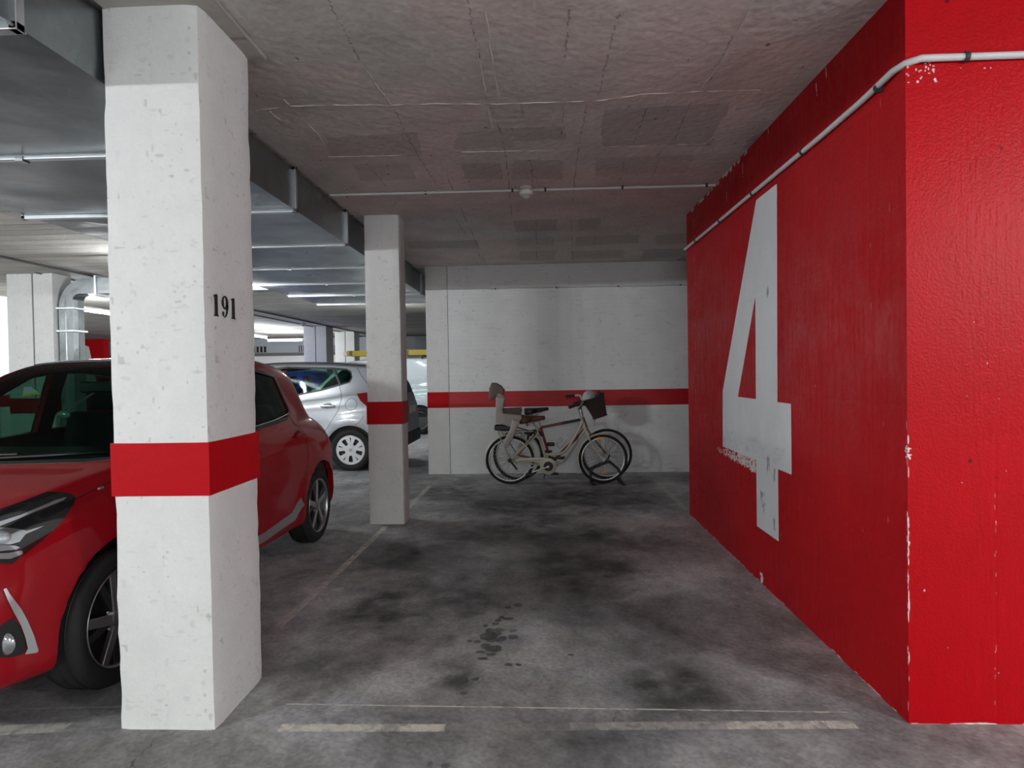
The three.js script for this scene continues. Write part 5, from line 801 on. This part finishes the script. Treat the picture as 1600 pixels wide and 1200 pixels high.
  // front basket: an open woven box
  { const top = [P(1062, 305), P(1240, 208)], bot = [P(1155, 452), P(1270, 412)], W = 0.17, n = 9, parts = [], f = (u, v, s) => { const a = top[0].clone().lerp(top[1], u), b = bot[0].clone().lerp(bot[1], u), p = a.lerp(b, v); p.z = s * lerp(W, W * 0.78, v); return p; };
    const bk = mesh('basket', [pipe([f(0, 0, 1), f(1, 0, 1), f(1, 0, -1), f(0, 0, -1)], 0.009, 60, 8, true, 0.05), pipe([f(0, 1, 1), f(1, 1, 1), f(1, 1, -1), f(0, 1, -1)], 0.009, 60, 8, true, 0.05)], std([0.03, 0.016, 0.014], 0.7), o);
    const wall = (p, q, r, s) => { const g = new THREE.BufferGeometry(), tri = [p, q, r, p, r, s].flatMap((w) => [w.x, w.y, w.z]); g.setAttribute('position', new THREE.Float32BufferAttribute(tri, 3)); g.computeVertexNormals(); return g; };
    const weave = std([0.028, 0.015, 0.013], 0.8); mesh('basket_panel', wall(f(0, 0, 0.99), f(1, 0, 0.99), f(1, 1, 0.99), f(0, 1, 0.99)), weave, bk); mesh('basket_panel', wall(f(0, 0, -0.99), f(0, 1, -0.99), f(1, 1, -0.99), f(1, 0, -0.99)), weave, bk); mesh('basket_panel', wall(f(0, 0, -1), f(0, 0, 1), f(0, 1, 1), f(0, 1, -1)), weave, bk); mesh('basket_panel', wall(f(1, 0, 1), f(1, 0, -1), f(1, 1, -1), f(1, 1, 1)), weave, bk); mesh('basket_panel', wall(f(0, 1, 1), f(1, 1, 1), f(1, 1, -1), f(0, 1, -1)), weave, bk);
    for (let k = 1; k < n; k++) { const v = k / n; parts.push(rod(f(0, v, 1.01), f(1, v, 1.01), 0.005, 0.005, 6), rod(f(0, v, -1.01), f(1, v, -1.01), 0.005, 0.005, 6), rod(f(0, v, 1.01), f(0, v, -1.01), 0.005, 0.005, 6), rod(f(1, v, 1.01), f(1, v, -1.01), 0.005, 0.005, 6)); } mesh('basket_weave', parts, std([0.05, 0.027, 0.022], 0.75), bk);
    mesh('basket_stay', [pipe([P(1130, 455, 0.05), P(1155, 470, 0.05), P(1140, 560, 0.05)], 0.004, 20)], M.steel, bk);
    const hc = P(1112, 250), hm = thing('bicycle_helmet', 'grey bicycle helmet lying in the dark front basket', 'helmet', base.clone().add(hc)); const hg = new THREE.SphereGeometry(0.088, 28, 16, 0, Math.PI * 2, 0, Math.PI * 0.6); hg.scale(1, 0.95, 0.85); hg.rotateZ(0.25); mesh('shell', hg, std([0.36, 0.38, 0.41], 0.35, 0, { clearcoat: 0.6, side: THREE.DoubleSide }), hm); mesh('rim_band', new THREE.TorusGeometry(0.09, 0.008, 8, 36).rotateX(Math.PI / 2).scale(1, 1, 0.85).rotateZ(0.25).translate(-0.005, -0.028, 0), M.black, hm);
    const bg = thing('rolled_bag', 'small black rolled bag tucked behind the helmet in the basket', 'bag', base.clone().add(P(1212, 250))); mesh('bag_body', rbox(0.07, 0.12, 0.2, 0.03, V(0, 0, 0), 0, 0, -0.3), M.rubber, bg); mesh('bag_strap', new THREE.TorusGeometry(0.05, 0.006, 6, 24).rotateY(1.2).translate(-0.01, 0.03, 0), M.black, bg); }
}
{
  // child seat on the rear rack
  const { base, P } = creamP, o = thing('child_bike_seat', 'grey plastic child seat mounted on the rear rack of the cream bicycle', 'child seat', base.clone()), grey = std([0.46, 0.44, 0.41], 0.5), pad = std([0.15, 0.13, 0.125], 0.85), brown = std([0.2, 0.165, 0.155], 0.8);
  const plate = (pts, z0, d, mat, name, bev = 0.006) => { const sh = new THREE.Shape(); pts.forEach(([x, y], i) => { const p = P(x, y); i ? sh.lineTo(p.x, p.y) : sh.moveTo(p.x, p.y); }); const g = new THREE.ExtrudeGeometry(sh, { depth: d, bevelEnabled: true, bevelSize: bev, bevelThickness: bev, bevelSegments: 3 }); g.translate(0, 0, z0); return mesh(name, toCreasedNormals(g, 0.8), mat, o); };
  const sidePts = [[235, 250], [300, 262], [290, 310], [278, 360], [285, 405], [455, 420], [462, 440], [430, 505], [415, 520], [360, 522], [225, 480], [222, 400]];
  for (const s of [0.115, -0.135]) plate(sidePts, s, 0.02, grey, 'side_shell');
  plate([[225, 250], [250, 250], [255, 400], [280, 440], [430, 470], [425, 510], [220, 485]], -0.12, 0.24, grey, 'seat_pan');
  plate([[282, 365], [455, 355], [460, 385], [450, 412], [285, 402]], -0.105, 0.21, pad, 'seat_cushion');
  plate([[165, 165], [185, 120], [215, 122], [262, 150], [288, 185], [275, 210], [235, 200], [200, 240], [175, 270], [160, 250]], -0.11, 0.22, brown, 'headrest_cover', 0.012);
  plate([[222, 205], [250, 195], [295, 262], [236, 270]], -0.1, 0.2, grey, 'headrest_stem');
  for (const s of [1, -1]) plate([[385, 460], [435, 480], [400, 570], [345, 690], [322, 715], [300, 700], [318, 640], [365, 550]], s > 0 ? 0.14 : -0.175, 0.035, grey, 'leg_guard', 0.012);
  plate([[465, 560], [490, 620], [485, 690], [450, 745], [425, 735], [455, 670], [455, 610]], -0.09, 0.02, grey, 'foot_rest');
  mesh('mounting_bracket', [rbox(0.22, 0.07, 0.16, 0.02, P(285, 540)), rod(P(400, 535), P(590, 590), 0.008)], M.black, o);
  mesh('harness', [pipe([P(262, 270, 0.05), P(272, 350, 0.06), P(300, 402, 0.06)], 0.006, 20), pipe([P(262, 270, -0.05), P(272, 350, -0.06), P(300, 402, -0.06)], 0.006, 20)], M.black, o);
  mesh('reflector', rbox(0.012, 0.05, 0.04, 0.004, P(219, 440)), std([0.4, 0.01, 0.01], 0.3), o);
}
{
  // black floor stand that clamps the front wheels
  const { base, P } = creamP, o = thing('bicycle_floor_stand', 'black steel floor stand holding the front wheels of the bicycles', 'bicycle stand', base.clone().add(V(P(1262, 1000).x, 0, 0))), bx = P(1262, 1000).x, Q = (x, y, z) => P(x, y, z).add(V(-bx, 0, 0));
  const loop = (z) => pipe([Q(1150, 1082, z), Q(1122, 1040, z), Q(1128, 950, z), Q(1150, 925, z), Q(1250, 880, z), Q(1290, 868, z), Q(1320, 880, z), Q(1390, 940, z), Q(1402, 975, z), Q(1398, 1050, z), Q(1420, 1080, z)], 0.0125, 80, 8, false, 0.3);
  mesh('hoop', loop(0.075), M.black, o); mesh('hoop', loop(-0.075), M.black, o); mesh('cross_bar', rod(Q(1290, 868, -0.075), Q(1300, 800, 0.075), 0.009), M.black, o);
  for (const x of [1140, 1425]) { const p = Q(x, 1080, 0); mesh('foot_bar', rbox(0.045, 0.022, 0.34, 0.008, V(p.x, 0.0115, 0)), M.black, o); }
}

renderer.render(scene, camera);
